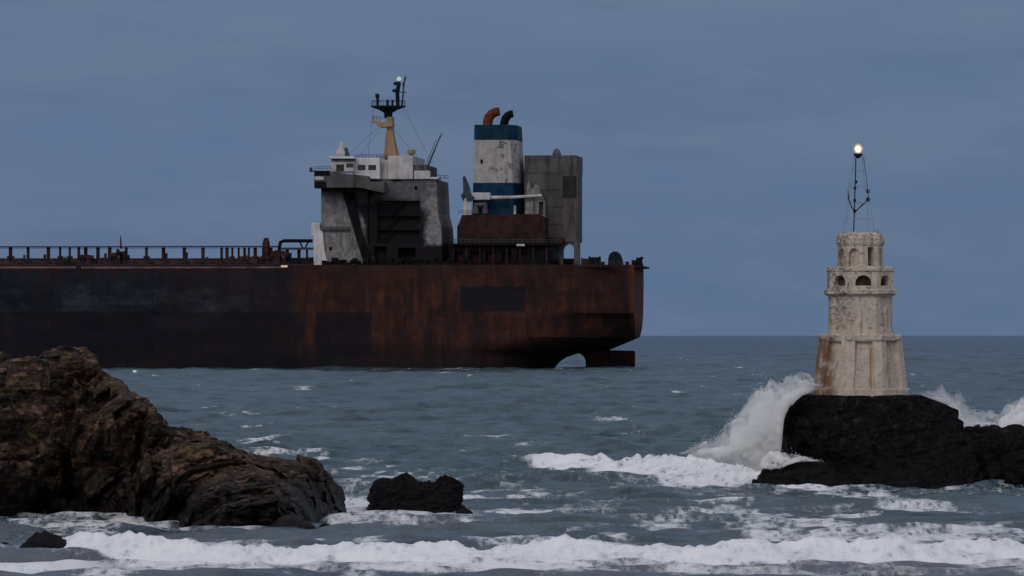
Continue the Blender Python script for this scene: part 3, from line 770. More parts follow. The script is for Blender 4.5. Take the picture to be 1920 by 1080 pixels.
# tier 1: battered base with pilasters at the corners
m_ = MB(); octa(m_, [(748, 82.5), (640, 68)], ROT); m_.build('base_wall', M_PLASTER, light)
m_ = MB()
for k in range(8):
    th = R(ROT + 45 * k)
    for side in (-1,  1):
        pass
    def corner(R0, R1, wd, py0, py1):
        vs = []
        for (RR, py) in ((R0, py0), (R1, py1)):
            cth = math.cos(math.pi / 8); z_ = lh(py); Rv = RR * PXM / cth
            c0 = Vector((Rv * math.cos(th), Rv * math.sin(th), z_))
            tA = Vector((math.cos(th + R(112.5)), math.sin(th + R(112.5)), 0)) * wd * PXM
            tB = Vector((math.cos(th - R(112.5)), math.sin(th - R(112.5)), 0)) * wd * PXM
            inn = Vector((math.cos(th), math.sin(th), 0)) * (-14 * PXM)
            vs += [c0 + tA + inn, c0 + tA, c0, c0 + tB, c0 + tB + inn]
        n = 5
        m_.add(vs, [tuple(range(n))[::-1], tuple(range(n, 2 * n))] + [(i, (i + 1) % n, (i + 1) % n + n, i + n) for i in range(n)])
    corner(87.5, 75.5, 15, 746, 639.5)
m_.build('pilasters', M_PLASTER, light, bevel=.03)
m_ = MB(); octa(m_, [(750, 88.5), (729.5, 86.5), (728, 85.0)], ROT); m_.build('plinth', M_PLASTER, light, bevel=.03)
def chipped(o, seed, amp=.06, cuts=5):
    bm = bmesh.new(); bm.from_mesh(o.data)
    bmesh.ops.subdivide_edges(bm, edges=bm.edges, cuts=cuts, use_grid_fill=True)
    co = np.array([v.co[:] for v in bm.verts])
    F1, F2, rv, off = voronoi(co * 3.2, seed)
    am = amp * np.where(rv[:, 0] > .62, 2.4, .5)
    d1 = (rv[:, 1] - .35) * am
    r_ = np.linalg.norm(co[:, :2], axis=1) + 1e-6
    for v, a, rr in zip(bm.verts, d1, r_):
        v.co.x -= v.co.x / rr * a; v.co.y -= v.co.y / rr * a; v.co.z -= a * .5
    bm.to_mesh(o.data); bm.free()
m_ = MB(); octa(m_, [(640, 75.5), (637, 77.5), (629, 77), (626.5, 74)], ROT); o_ = m_.build('cornice', M_PLASTER, light); chipped(o_, 3, .09, 9)
# tier 2
m_ = MB(); octa(m_, [(632, 58.5), (552, 58)], ROT); o_ = m_.build('middle_wall', M_PLASTER, light); chipped(o_, 4, .03, 6)
m_ = MB(); octa(m_, [(555, 60), (551, 66.5), (544, 66.5), (542, 62)], ROT); o_ = m_.build('cornice', M_PLASTER, light); chipped(o_, 8, .06, 7)
# tier 3 with arched windows
def arch_cutter(ang, wpx, r_top, r_bot, rad_px, depth, arch=True):
    """opening on the facet that faces angle ang (deg, -90 is the camera)"""
    a = R(ang); nrm = Vector((math.cos(a), math.sin(a), 0)); tg = Vector((-math.sin(a), math.cos(a), 0))
    hw = wpx * PXM / 2; zb_ = lh(r_bot); zt_ = lh(r_top); pts = [(-hw, zb_), (hw, zb_)]
    if arch:
        sp = zt_ - hw * .95
        pts += [(hw * math.cos(q), sp + hw * .95 * math.sin(q)) for q in np.linspace(0, math.pi, 9)]
    else: pts += [(hw, zt_), (-hw, zt_)]
    c = nrm * (rad_px * PXM)
    vs = [c + nrm * .4 + tg * p[0] + Vector((0, 0, p[1])) for p in pts] + [c - nrm * depth + tg * p[0] + Vector((0, 0, p[1])) for p in pts]
    m = MB(); n = len(pts)
    m.add(vs, [tuple(range(n)), tuple(range(2 * n - 1, n - 1, -1))] + [(i, i + n, (i + 1) % n + n, (i + 1) % n) for i in range(n)])
    return m.build('cut', None)
bpy.context.view_layer.update()
m_ = MB(); octa(m_, [(546, 60.5), (508, 60)], ROT); o_ = m_.build('window_wall', M_PLASTER, light)
bpy.context.view_layer.update()
boolean_cut(o_, [arch_cutter(-88 + 45 * k, 30 if k == 0 else 26, 516.5, 536, 60, .55) for k in (-2, -1, 0, 1, 2)])
m_ = MB(); octa(m_, [(544, 48), (510, 48)], ROT); m_.build('inner_wall', simple('dark_stained_masonry', (0.085, 0.055, 0.042), .9, 0, .5, 3.0), light)
m_ = MB(); octa(m_, [(511, 59), (508, 62.5), (502.5, 62), (500.5, 57)], ROT); o_ = m_.build('cornice', M_PLASTER, light); chipped(o_, 12, .05, 7)
# tier 4: lantern room
m_ = MB(); octa(m_, [(503, 40.5), (458, 39)], 3.0); o_ = m_.build('lantern_wall', M_PLASTER, light)
bpy.context.view_layer.update()
boolean_cut(o_, [arch_cutter(-65.5 + 2, 13, 464, 499, 40, .9, False), arch_cutter(-110.5, 19, 466, 499, 40, .22), arch_cutter(-155.5, 17, 466, 499, 40, .22), arch_cutter(-20.5, 14, 466, 499, 40, .25)])
m_ = MB(); octa(m_, [(461, 40), (456, 42), (447, 42.5), (441, 41), (438, 38), (437, 20)], 3.0); o_ = m_.build('cornice', M_PLASTER, light); chipped(o_, 15, .07, 6)
# roof lumps
m_ = MB(); m_.lathe([(.28, lh(438.5)), (.22, lh(435)), (.1, lh(434))], (lx(1605), -.3), 10); m_.build('roof_basin', M_GALV, light, True)
m_ = MB(); m_.lathe([(.14, lh(439)), (.16, lh(434)), (.10, lh(429)), (.02, lh(427))], (lx(1642), -.2), 8); m_.build('roof_stub', M_GALV, light)
m_ = MB(); octa(m_, [(438.5, 36), (436, 35)], 3.0); m_.build('roof_slab', M_PLASTER, light)
# lamp mast
mast = MB()
def lp(px, py, y=0.0): return (lx(px), y, lh(py))
mast.tube([lp(1600.5, 439), lp(1602, 400), lp(1603, 360), lp(1605, 288)], .032, 8)
for (q, r_) in ((1605, 341), (1603, 352), (1602.5, 376), (1602.5, 396)): mast.tube([lp(q, r_ + 3), lp(q, r_ - 3)], .075, 8)
mast_o = mast.build('lamp_mast', M_WIRE, light)
m_ = MB(); m_.tube([lp(1602.5, 398), lp(1596, 386), lp(1591, 372), lp(1590, 358)], .032, 6); m_.tube([lp(1602.5, 398), lp(1615, 386), lp(1628, 374)], .032, 6)
m_.tube([lp(1626, 376), lp(1630, 371)], .11, 6); m_.tube([lp(1627.5, 362), lp(1627.5, 355)], .10, 6); m_.build('forked_brace', M_WIRE, light)
m_ = MB(); m_.tube([lp(1629, 373), lp(1624, 330), lp(1619, 294)], .018, 5); m_.build('brace_stay', M_STEEL, light)
m_ = MB(); m_.tube([lp(1590, 358), lp(1596, 320), lp(1600, 292)], .015, 5); m_.build('brace_stay', M_STEEL, light)
for (a, b_, y0) in ((1578, 1600, -.5), (1638, 1619, -.5), (1586, 1602, .6), (1632, 1616, .6)):
    m_ = MB(); m_.tube([lp(a, 438, y0), lp(b_, 290, y0 * .3)], .015, 5); m_.build('mast_leg', M_GALV, light)
for r_ in (410, 380, 350, 320):
    m_ = MB()
    f_ = (438 - r_) / 148; xa = 1578 + 22 * f_; xb = 1638 - 19 * f_; yy = -.5 * (1 - .7 * f_)
    xc = 1586 + 16 * f_; xd = 1632 - 16 * f_; yb = .6 * (1 - .7 * f_)
    m_.tube([lp(xa, r_, yy), lp(xb, r_, yy), lp(xd, r_, yb), lp(xc, r_, yb), lp(xa, r_, yy)], .011, 4)
    m_.build('mast_bracing', M_GALV, light)
m_ = MB(); m_.lathe([(.05, lh(297)), (.20, lh(292)), (.24, lh(289.5)), (.24, lh(288))], (lx(1609), 0), 14); m_.build('lamp_bracket', M_WIRE, light)
lamp = MB(); lamp.lathe([(.05, lh(285)), (.11, lh(283)), (.14, lh(280)), (.14, lh(277.5)), (.10, lh(275)), (.03, lh(273.5))], (lx(1609), 0), 16)
lamp.build('lamp', emit('lit_lamp', (1.0, .86, .62), 6.0), light, True)
_m, _t = mat('warm_halo_glass'); _e = _t.n('ShaderNodeEmission', {0: (1.0, .72, .45, 1), 1: .62}); _tr = _t.n('ShaderNodeBsdfTransparent')
_t.n('ShaderNodeOutputMaterial', {0: _t.n('ShaderNodeMixShader', {0: .5, 1: _tr.outputs[0], 2: _e.outputs[0]}).outputs[0]})
m_ = MB(); m_.lathe([(.10, lh(287.5)), (.19, lh(285)), (.245, lh(281)), (.245, lh(277)), (.18, lh(272.5)), (.08, lh(270)), (.02, lh(269))], (lx(1609), 0), 18); m_.build('lamp_lens', _m, light, True)  # half-clear lens shell, emits warm colour in place of the lamp's halo

def nest(root, table):
    kids = [o for o in bpy.data.objects if o.parent == root]
    for pn, subs in table.items():
        par = next(o for o in kids if o.name.split('.')[0] == pn)
        for o in kids:
            if o is not par and o.name.split('.')[0] in subs: o.parent = par
nest(ship, {'deckhouse': ('side_gallery', 'outer_stair', 'ledge', 'ladder_trunk', 'smoke_blackened_trunk'),
            'bridge_wing': ('wing_panel', 'wing_bracket', 'wing_lamp'), 'wing_cabin': ('cabin_roof', 'cabin_fascia', 'cabin_glass'),
            'wheelhouse': ('wheelhouse_window',), 'mast': ('mast_bracket', 'crow_platform', 'platform_railing', 'lamp_post', 'whip_antenna', 'platform_lamp', 'signal_lamp', 'stay_wire'),
            'funnel': ('funnel_top_band', 'funnel_base_band', 'funnel_port', 'funnel_pipe', 'exhaust_pipe'), 'crane_post': ('crane_head', 'crane_cab', 'crane_boom', 'crane_leg'),
            'vent_house': ('vent_ladder',), 'aft_block': ('dark_panel', 'stiffener', 'block_vent', 'block_leg', 'leg_arch', 'block_walkway'),
            'poop_house': ('deck_walkway', 'walkway_post', 'liferaft'), 'catwalk': ('catwalk_post',)})
nest(light, {'lamp_mast': ('mast_leg', 'mast_bracing', 'forked_brace', 'lamp_bracket', 'lamp', 'lamp_lens', 'brace_stay')})

# rock under the lighthouse: rings
def ring_rock(name, levels, yf, yb, dc, mt, nth=260, nz=110, lv=((1.6, .35), (.7, .16), (.3, .06)), seed=0, power=2.6, ztop_flat=False, squash=1.7):
    """levels: (row, pxL, pxR) from bottom up; yf/yb: front and back depth half widths from bottom to top"""
    rows_ = np.array([l[0] for l in levels], float); L = np.array([l[1] for l in levels], float); Rr = np.array([l[2] for l in levels], float)
    tt = np.linspace(0, 1, len(levels)); ti = np.linspace(0, 1, nz)
    ry = np.interp(ti, tt, rows_); xl = np.interp(ti, tt, L); xr = np.interp(ti, tt, Rr)
    fr = np.interp(ti, np.linspace(0, 1, len(yf)), yf); bk = np.interp(ti, np.linspace(0, 1, len(yb)), yb)
    th = np.linspace(0, 2 * np.pi, nth, endpoint=False)
    c, s = np.cos(th), np.sin(th); cc = np.sign(c) * np.abs(c) ** (2 / power); ss_ = np.sign(s) * np.abs(s) ** (2 / power)
    P = np.zeros((nz, nth, 3))
    for i in range(nz):
        x0, x1 = X(xl[i], dc), X(xr[i], dc); z_ = Z(ry[i], dc)
        P[i, :, 0] = (x0 + x1) / 2 + (x1 - x0) / 2 * cc
        P[i, :, 1] = dc + np.where(ss_ < 0, ss_ * fr[i], ss_ * bk[i]); P[i, :, 2] = z_
    # cap rows
    caps = []
    for q in np.linspace(.92, 0.0, 16):
        cr = P[-1].copy(); ctr = cr.mean(0); cr = ctr + (cr - ctr) * q; cr[:, 2] = P[-1, 0, 2] + .10 * (1 - q); caps.append(cr)
    P = np.concatenate([P, np.array(caps)], 0)
    N = -normals(P); ctr = P.reshape(-1, 3).mean(0)
    flip = ((P - ctr) * N).sum(-1, keepdims=True)
    N = np.where(flip.mean() < 0, -N, N)
    N[-8:] = (0, 0, 1)
    P = rockify(P, N, lv, seed=seed, squash=squash)
    if ztop_flat:
        cap = LB + .03 + (fbm(P * 1.3, 3, 500) - .5) * .10 - np.clip(P[..., 0] - X(1722, dc), 0, 9) * .38 - np.clip(X(1490, dc) - P[..., 0], 0, 9) * .5
        P[..., 2] = np.where(P[..., 2] > cap, cap + (P[..., 2] - cap) * .06, P[..., 2])
    return grid_obj(name, P, mt, None, smooth=False, wrap=True)

o_ = ring_rock('rock', [(960, 1505, 1860), (912, 1512, 1850), (880, 1512, 1838), (850, 1494, 1822), (825, 1479, 1804), (800, 1469, 1790), (775, 1469, 1774), (758, 1477, 1758), (748, 1490, 1736), (744, 1508, 1715)],
          [5.5, 5.2, 4.8, 4.4, 4.0, 3.8, 3.6], [8, 7, 6, 5], LD, M_DARK, 380, 150, ((2.2, .22), (1.0, .13), (.45, .07), (.2, .03)), 5, 3.0, True)
tag(o_, 'flat topped black rock that carries the lighthouse', 'rock')
o_ = ring_rock('rock', [(960, 1690, 2040), (918, 1700, 2030), (890, 1740, 2010), (860, 1765, 1990), (838, 1788, 1975), (824, 1800, 1950), (816, 1815, 1935)],
          [3.8, 3.3, 2.2, 1.3], [4, 3, 2], LD + 1.5, M_DARK, 300, 100, ((1.6, .25), (.7, .14), (.3, .06)), 9)
tag(o_, 'low black shelf of rock right of the lighthouse rock, running out of the picture', 'rock')
o_ = ring_rock('rock', [(960, 1880, 2100), (925, 1885, 2090), (900, 1888, 2080), (860, 1893, 2060), (835, 1905, 2040), (818, 1925, 2010)],
          [2.4, 2.0, 1.2], [3, 2], LD - 3.5, M_DARK, 200, 80, ((1.3, .25), (.5, .12), (.25, .05)), 14)
tag(o_, 'black boulder at the right edge of the picture, in front of the low shelf', 'rock')
o_ = ring_rock('rock', [(950, 1412, 1600), (908, 1418, 1590), (895, 1425, 1575), (884, 1445, 1562), (875, 1465, 1548), (868, 1485, 1530), (864, 1500, 1522)],
          [2.2, 1.8, 1.0, .6], [3, 2], LD - 5.0, M_DARK, 240, 80, ((1.2, .14), (.5, .08), (.25, .03)), 22)
tag(o_, 'low black wave-washed rock at the left foot of the lighthouse rock', 'rock')
# mid boulder
MD = EYE * FPX / (958 - HOR)
o_ = ring_rock('boulder', [(985, 694, 868), (958, 696, 866), (940, 698, 864), (925, 701, 863), (915, 704, 862), (911, 707, 860)],
          [1.5, 1.3, 1.0], [1.6, 1.4, 1.0], MD, M_DARK, 300, 110, ((.9, .10), (.45, .09), (.2, .05), (.1, .02)), 31, 3.6)
# horns on its top edge and a dip between them
me = o_.data; co = np.zeros(len(me.vertices) * 3, np.float32); me.vertices.foreach_get('co', co); co = co.reshape(-1, 3)
pxs = 960 + co[:, 0] / MD * FPX
bumpz = np.interp(pxs, [700, 712, 735, 752, 762, 772, 782, 800, 815, 826, 838, 850, 862], [0, 2, 1, 9, 12, 6, -2, -4, -1, 5, 7, 5, 2]) * MD / FPX
wz = np.clip((co[:, 2] - Z(930, MD)) / (Z(911, MD) - Z(930, MD)), 0, 1)
co[:, 2] += (bumpz * wz).astype(np.float32); me.vertices.foreach_set('co', co.ravel()); me.update()
tag(o_, 'squat black boulder with two horns standing alone in the foam left of centre', 'boulder')
def small_rock(px0, px1, top, base, label, mt=M_DARK, seed=40, dep=.5, peak=.5):
    dd = EYE * FPX / (base - HOR); c_ = px0 + (px1 - px0) * peak; h_ = base - top; w_ = (px1 - px0)
    lv_ = [(base + h_ * .6, px0 - w_ * .05, px1 + w_ * .05)] + [(base - h_ * q, px0 + (c_ - px0) * q ** 1.5 * .92, px1 - (px1 - c_) * q ** 1.5 * .92) for q in (0, .25, .5, .75, .92, 1.0)]
    sc = w_ * dd / FPX
    o = ring_rock('rock', lv_, [sc * dep, sc * dep * .7, sc * .08], [sc * dep, sc * dep * .7, sc * .08], dd, mt, 120, 40, ((sc * .3, sc * .035), (sc * .12, sc * .018)), seed, 2.2)
    return tag(o, label, 'rock')
small_rock(36, 150, 1000, 1036, 'small pointed black rock in the surf at the lower left', seed=41, peak=.42)
small_rock(-30, 42, 1022, 1032, 'thin black sliver of rock at the left edge beside the pointed rock', seed=43)
small_rock(855, 886, 953, 961, 'tiny dark rock chip at the right foot of the horned boulder', seed=45)
small_rock(505, 588, 966, 990, 'small brown foam-washed rock below the end of the big headland', M_ROCK, seed=47)
small_rock(596, 624, 982, 989, 'tiny flat dark rock beside the foam-washed brown rock', seed=49)

# headland on the left
HD = 244.0
sil = [(-420, 690), (-300, 640), (-200, 655), (-90, 668), (0, 680), (28, 677), (50, 668), (56, 658), (84, 653), (112, 653), (130, 661), (148, 678), (170, 697), (196, 713), (222, 733), (256, 754), (284, 768), (297, 786), (308, 804),
       (342, 815), (392, 826), (428, 842), (458, 858), (500, 866), (548, 868), (588, 870), (602, 882), (614, 900), (630, 925), (641, 950), (645, 975), (646, 1010)]
sil = np.array(sil, float); seg = np.r_[0, np.cumsum(np.hypot(*np.diff(sil, axis=0).T))]
NS, NTT = 620, 300
si = np.linspace(0, seg[-1], NS); sx = np.interp(si, seg, sil[:, 0]); sy = np.interp(si, seg, sil[:, 1])
hz = Z(sy, HD)                       # crest height
foot_py = np.interp(sx, [-420, 0, 130, 260, 440, 520, 600, 646], [972, 972, 968, 975, 990, 988, 978, 972])
foot_d = EYE * FPX / (foot_py - HOR)
P = np.zeros((NTT, NS, 3))
tv = np.linspace(0, 1, NTT)
for j, t_ in enumerate(tv):
    if t_ < .62:
        q = t_ / .62
        zz = -1.2 + (hz + 1.2) * (1 - (1 - q) ** 1.55)
        yy = foot_d - .5 + (np.maximum(HD, foot_d) + hz * .25 - foot_d + .5) * q ** 1.3
    else:
        q = (t_ - .62) / .38
        zz = hz - (hz + 1.2) * q ** 1.7; yy = np.maximum(HD, foot_d) + hz * .25 + q * (hz * .8 + 1.5)
    P[j, :, 0] = X(sx, HD) ; P[j, :, 1] = yy; P[j, :, 2] = zz
N = normals(P); 
if (N[NTT // 4, :, 1]).mean() > 0: N = -N
hfac = np.clip(hz / 2.0, .15, 1)[None, :]
# big buttresses and gullies
bigf = (fbm(P * np.array([.42, .42, .25]) + 5, 3, 201) - .5) * 1.7 * hfac
cr = np.exp(-((tv[:, None] - .60) / .13) ** 2)
# the left cliff stands back behind a deep vertical cleft
clx = X(108, HD)
cleft = np.exp(-((P[..., 0] - clx - .25 * (fbm(P * .8, 3, 205) - .5)) / .22) ** 2) * 1.1 * np.clip((P[..., 2]) / 1.5, 0, 1) * np.clip((6.6 - P[..., 2]) / 1.5, 0, 1)
leftb = np.clip((clx - P[..., 0]) / .5, 0, 1) * .6 * np.clip((6.4 - P[..., 2]) / 1.0, 0, 1)
fwd = np.array([0, -1.0, .12])
P2 = P + fwd * ((bigf - cleft - leftb) * (1 - cr * .9) * (tv[:, None] < .62))[..., None]
zero = np.zeros_like(P2); dirv = zero + fwd
P3 = rockify(P2, dirv, ((3.4, 1.5), (1.6, .80), (.75, .16), (.3, .03)), (0.15, 0.45, .3), 77, 1.9)
Pn3 = rockify(P2, N, ((1.5, .14), (.7, .08), (.3, .03)), (0.15, 0.45, .3), 78, 2.1)
frontw = (np.clip((.60 - tv) / .10, 0, 1))[:, None, None]
P = P2 + ((P3 - P2) * frontw + (Pn3 - P2) * (.35 + .65 * (1 - frontw))) * np.clip(hfac * 1.4, .3, 1)[..., None]
o_ = grid_obj('rocky_headland', P, M_ROCK, None, smooth=False)
tag(o_, 'big brown rocky headland sloping down into the surf at the left', 'headland')
small_rock(-60, 96, 674, 730, 'x', M_ROCK, 60) if False else None
def block(px0, px1, top, bot, dd, dep, label, seed):
    o = ring_rock('rock', [(bot, px0 + 2, px1 + 4), (bot - 5, px0, px1 + 3), ((top + bot) / 2, px0 - 1, px1 + 1), (top + 3, px0, px1 + 1), (top, px0 + 3, px1 - 3)], [dep, dep], [dep * 1.5, dep * 1.5], dd, M_ROCK, 120, 40,
                  ((.6, .06), (.25, .04)), seed, 4.5)
    return tag(o, label, 'rock')
block(18, 86, 677, 730, HD + .2, .9, 'square grey brown block resting high on the left shoulder of the headland', 61)

# ------------------------------------------------------------------ sea
def sea_material():
    m, t = mat('rough_sea'); g = t.n('ShaderNodeNewGeometry').outputs['Position']
    fo = t.n('ShaderNodeAttribute', attribute_name='foam').outputs['Fac']
    x, y, z = t.xyz(g)
    n1 = t.noise(t.scaled(g, (.38, .24, 1)), 1.0, 6, .66, .6)
    n2 = t.noise(t.scaled(g, (1, .35, 1)), 3.6, 5, .7, .8)
    vo = t.n('ShaderNodeTexVoronoi', {'Vector': t.scaled(g, (1.3, .42, 1)), 'Scale': 1.5, 'Detail': 2.0, 'Roughness': .6}, feature='DISTANCE_TO_EDGE').outputs[0]
    lace = t.ss(vo, .02, .22, 1.0, 0.0)
    nn = t.math('ADD', t.math('MULTIPLY', n1, .68), t.math('MULTIPLY', n2, .32))
    nn = t.math('ADD', nn, t.math('MULTIPLY', t.math('SUBTRACT', lace, .45), .16))
    mask = t.ss(t.math('ADD', fo, t.math('MULTIPLY', t.math('SUBTRACT', nn, .5), 2.4)), .34, .95)
    mask = t.math('MULTIPLY', mask, t.ss(fo, 0.02, 0.14))
    mask = t.math('MULTIPLY', mask, t.ss(fo, 0.25, 0.95, .62, 1.0))
    body = t.mix(t.ss(t.noise(t.scaled(g, (.02, .008, 0)), 1.0, 4, .6), .35, .65), (.034, .074, .094), (.050, .088, .104))
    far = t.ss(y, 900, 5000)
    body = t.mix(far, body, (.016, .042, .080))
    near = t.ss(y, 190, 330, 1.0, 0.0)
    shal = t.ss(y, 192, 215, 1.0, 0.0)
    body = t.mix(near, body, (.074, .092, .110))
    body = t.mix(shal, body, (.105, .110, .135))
    dk = t.noise(t.scaled(g, (.09, .035, 0)), 1.0, 5, .65)
    body = t.mix(t.ss(dk, .46, .64, 0, .75), body, (.006, .024, .036))
    rip = bump(t, t.noise(t.scaled(g, (1, .6, 1)), 2.2, 5, .6), .8, .2)
    rip = bump(t, t.noise(t.scaled(g, (1, .5, 1)), .5, 4, .65), .8, .6, rip)
    rip = bump(t, t.noise(t.scaled(g, (1, .6, 1)), .11, 4, .65), t.ss(y, 400, 1500, .15, .8), 2.0, rip)
    foamc = t.mix(t.ss(nn, .35, .62), (.62, .66, .73), (.86, .88, .92))
    fn = bump(t, t.math('ADD', nn, t.math('MULTIPLY', t.noise(g, 6.0, 4, .6), .2)), .7, .22)
    spc = t.ss(y, 500, 3500, .42, .16)
    wat = t.n('ShaderNodeBsdfPrincipled', {'Specular IOR Level': spc, 'Base Color': body, 'Roughness': .22, 'IOR': 1.33, 'Normal': rip})
    fm = t.n('ShaderNodeBsdfPrincipled', {'Base Color': foamc, 'Roughness': .9, 'Normal': fn, 'Specular IOR Level': .2})
    mx = t.n('ShaderNodeMixShader', {0: mask, 1: wat.outputs[0], 2: fm.outputs[0]})
    t.n('ShaderNodeOutputMaterial', {0: mx.outputs[0]})
    return m
dl = [60, 90, 120, 140, 160, 175]; dd_ = 180.0
while dd_ < 45000:
    dl.append(dd_)
    step = .22 if dd_ < 210 else (.26 + (dd_ - 210) * .0017)
    if dd_ > 2200: step = dd_ * .0022
    if dd_ > 9000: step = dd_ * .03
    dd_ += step
dl.append(60000.)
D = np.array(dl); NC = 440
tc = np.linspace(-1, 1, NC); wide = np.array([1.4, 2.5, 5, 12]); tcx = np.r_[-wide[::-1], tc, wide]
XX = D[:, None] * .125 * tcx[None, :]; YY = np.repeat(D[:, None], len(tcx), 1)
spx = np.maximum(D * .125 * 2 / NC, .1); spy = np.gradient(D)
fadeE = np.clip((1.3 - np.abs(tcx)) / .3, 0, 1)[None, :]
H = np.zeros_like(XX); DX = np.zeros_like(XX); DY = np.zeros_like(XX)
rw = np.random.RandomState(5)
NW = 110
for i in range(NW):
    lam = 1.3 * (42 / 1.3) ** rw.rand()
    ang = rw.normal(0, .55 if lam < 14 else .26) + .15
    kx, ky = math.sin(ang) * 2 * math.pi / lam, -math.cos(ang) * 2 * math.pi / lam
    amp = .0125 * lam ** .22 * (1.45 if lam < 5 else 1.0) * (.5 + rw.rand()) * (1 + (.9 if lam > 9 else .35) * np.clip((D - 330) / 500, 0, 1.6))[:, None]
    eff = np.abs(math.cos(ang)) * spy * 2.6 + 1e-3
    att = np.clip((lam - eff) / (lam * .4), 0, 1)[:, None]
    ph = kx * XX + ky * YY + rw.rand() * 6.28
    s_, c_ = np.sin(ph), np.cos(ph)
    H += amp * att * s_
    q = .75 / (1 + lam * .06)
    DX += q * amp * att * math.sin(ang) * c_; DY -= q * amp * att * math.cos(ang) * c_
near_att = np.clip((YY - 150) / 30, .0, 1) * np.clip(.7 + (YY - 190) / 300, 0, 1.0)
grp = fbm(np.stack([XX * .02, YY * .008, XX * 0], -1), 3, 300)
H *= fadeE * near_att * (.45 + 1.2 * grp); DX *= fadeE * near_att; DY *= fadeE * near_att
PXg = 960 + FPX * XX / YY; PYg = HOR + FPX * EYE / YY
F = np.zeros_like(XX)
def band(v, a, b, w0, w1=None):
    w1 = w1 or w0
    return np.clip((v - a) / w0 + .5, 0, 1) * np.clip((b - v) / w1 + .5, 0, 1)
n_big = fbm(np.stack([XX * .5, YY * .12, XX * 0], -1), 4, 310)
n_fine = fbm(np.stack([XX * 1.6, YY * .5, XX * 0], -1), 4, 320)
# (1) breaker across the foreground
d_c = np.interp(PXg, [-300, 60, 200, 400, 700, 1000, 1400, 1700, 1920, 2300], [214, 212, 208, 204, 202, 201, 200.5, 201, 203.5, 208]) + (fbm(np.stack([XX * .35, XX * 0, XX * 0], -1), 3, 330) - .5) * 1.6
ah = np.interp(PXg, [-400, 20, 80, 200, 500, 800, 1900, 2300], [.1, .15, .38, .50, .62, .68, .62, .5])
lump = (fbm(np.stack([XX * .75, XX * 0 + 3, XX * 0], -1), 4, 340, .45) - .5)
ah = (ah + .10) * (1 + .38 * lump)
ph = YY - d_c
front_w = 2.6
prof = np.where(ph < 0, np.clip(1 + ph / front_w, 0, 1) ** .85, np.exp(-ph / 2.2))
rug = (fbm(np.stack([XX * 2.6, YY * 1.6, XX * 0], -1), 4, 350) - .5)
rug3 = (np.abs(fbm(np.stack([XX * 1.1, YY * .7, XX * 0 + 9], -1), 4, 352) - .5)) * 2
fin = (fbm(np.stack([XX * 5.5, YY * 3.0, XX * 0], -1), 3, 353) - .5)
B1 = ah * prof * (1.05 + .35 * rug - .25 * rug3) + (.14 * rug + .04 * fin) * band(ph, -3.4, 1.5, 1)
H += B1
fb = band(ph + 1.2 * (n_big - .5) * 2 + .9 * rug, -front_w - .2, .9, 1.3, .9)
endl = np.clip((PXg - 40) / 40, 0, 1)
F = np.maximum(F, fb * (1.25 - .20 * rug3) * endl * np.where(PXg < 0, 0, 1))
# washed-out sheet in front of it
sheet = band(YY, 190.4, 199.5, 1.2, 2.0) * (n_big * .9 + .26) * np.interp(PXg, [-300, 300, 900, 1500, 1750, 1900], [1.0, 1.0, .95, .85, .40, .10])
F = np.maximum(F, sheet)
F = np.maximum(F, band(YY, 196, 201.5, 1.2) * np.interp(PXg, [-300, 0, 350, 600], [.85, .85, .6, 0]) * (.5 + n_fine * .7))
# (2) wave running into the lighthouse rock
c2 = np.interp(PXg, [950, 1100, 1200, 1300, 1420, 1560], [346, 343, 334, 322, 307, 301]) + (fbm(np.stack([XX * .3, XX * 0, XX * 0 + 5], -1), 3, 331) - .5) * 5
p2 = YY - c2
a2 = np.interp(PXg, [940, 1000, 1100, 1180, 1250, 1310, 1400, 1500, 1550], [0, .14, .38, .75, 1.15, 1.5, 1.5, .5, 0])
pr2 = np.where(p2 < 0, np.clip(1 + p2 / 15.0, 0, 1) ** 1.3, np.exp(-p2 / 3.0))
rg4 = np.abs(fbm(np.stack([XX * .9, YY * .35, XX * 0 + 4], -1), 5, 361, .6) - .5) * 2
fin2 = fbm(np.stack([XX * 4.0, YY * 1.5, XX * 0 + 4], -1), 3, 362) - .5
rug2 = (fbm(np.stack([XX * 1.7, YY * .8, XX * 0 + 1], -1), 4, 360) - .5)
H += a2 * pr2 * (1.05 + .8 * rug2 + .2 * lump - .9 * rg4) + np.clip(a2, 0, .8) * fin2 * .22 * band(p2, -16, 1.5, 4)
F = np.maximum(F, band(p2, np.interp(PXg, [950, 1050, 1130, 1220, 1310, 1420], [-4, -10, -17, -30, -24, -15]) * (.75 + .5 * n_big), 1.2, 4.0, 1.0) * np.clip((PXg - 955) / 60, 0, 1) * np.clip((1640 - PXg) / 100, 0, 1) * (.66 + .50 * n_fine - .25 * rg4 * np.clip(-p2 / 8, 0, 1)))
def patch(px, py, wx, wy, s, rag=.6):
    global F
    e = ((PXg - px) / wx) ** 2 + ((PYg - py) / wy) ** 2
    m = np.exp(-e * .9) * s * .70 * (1 - rag + rag * 2 * n_fine * n_big * 1.8)
    F = np.maximum(F, np.clip(m, 0, 1))
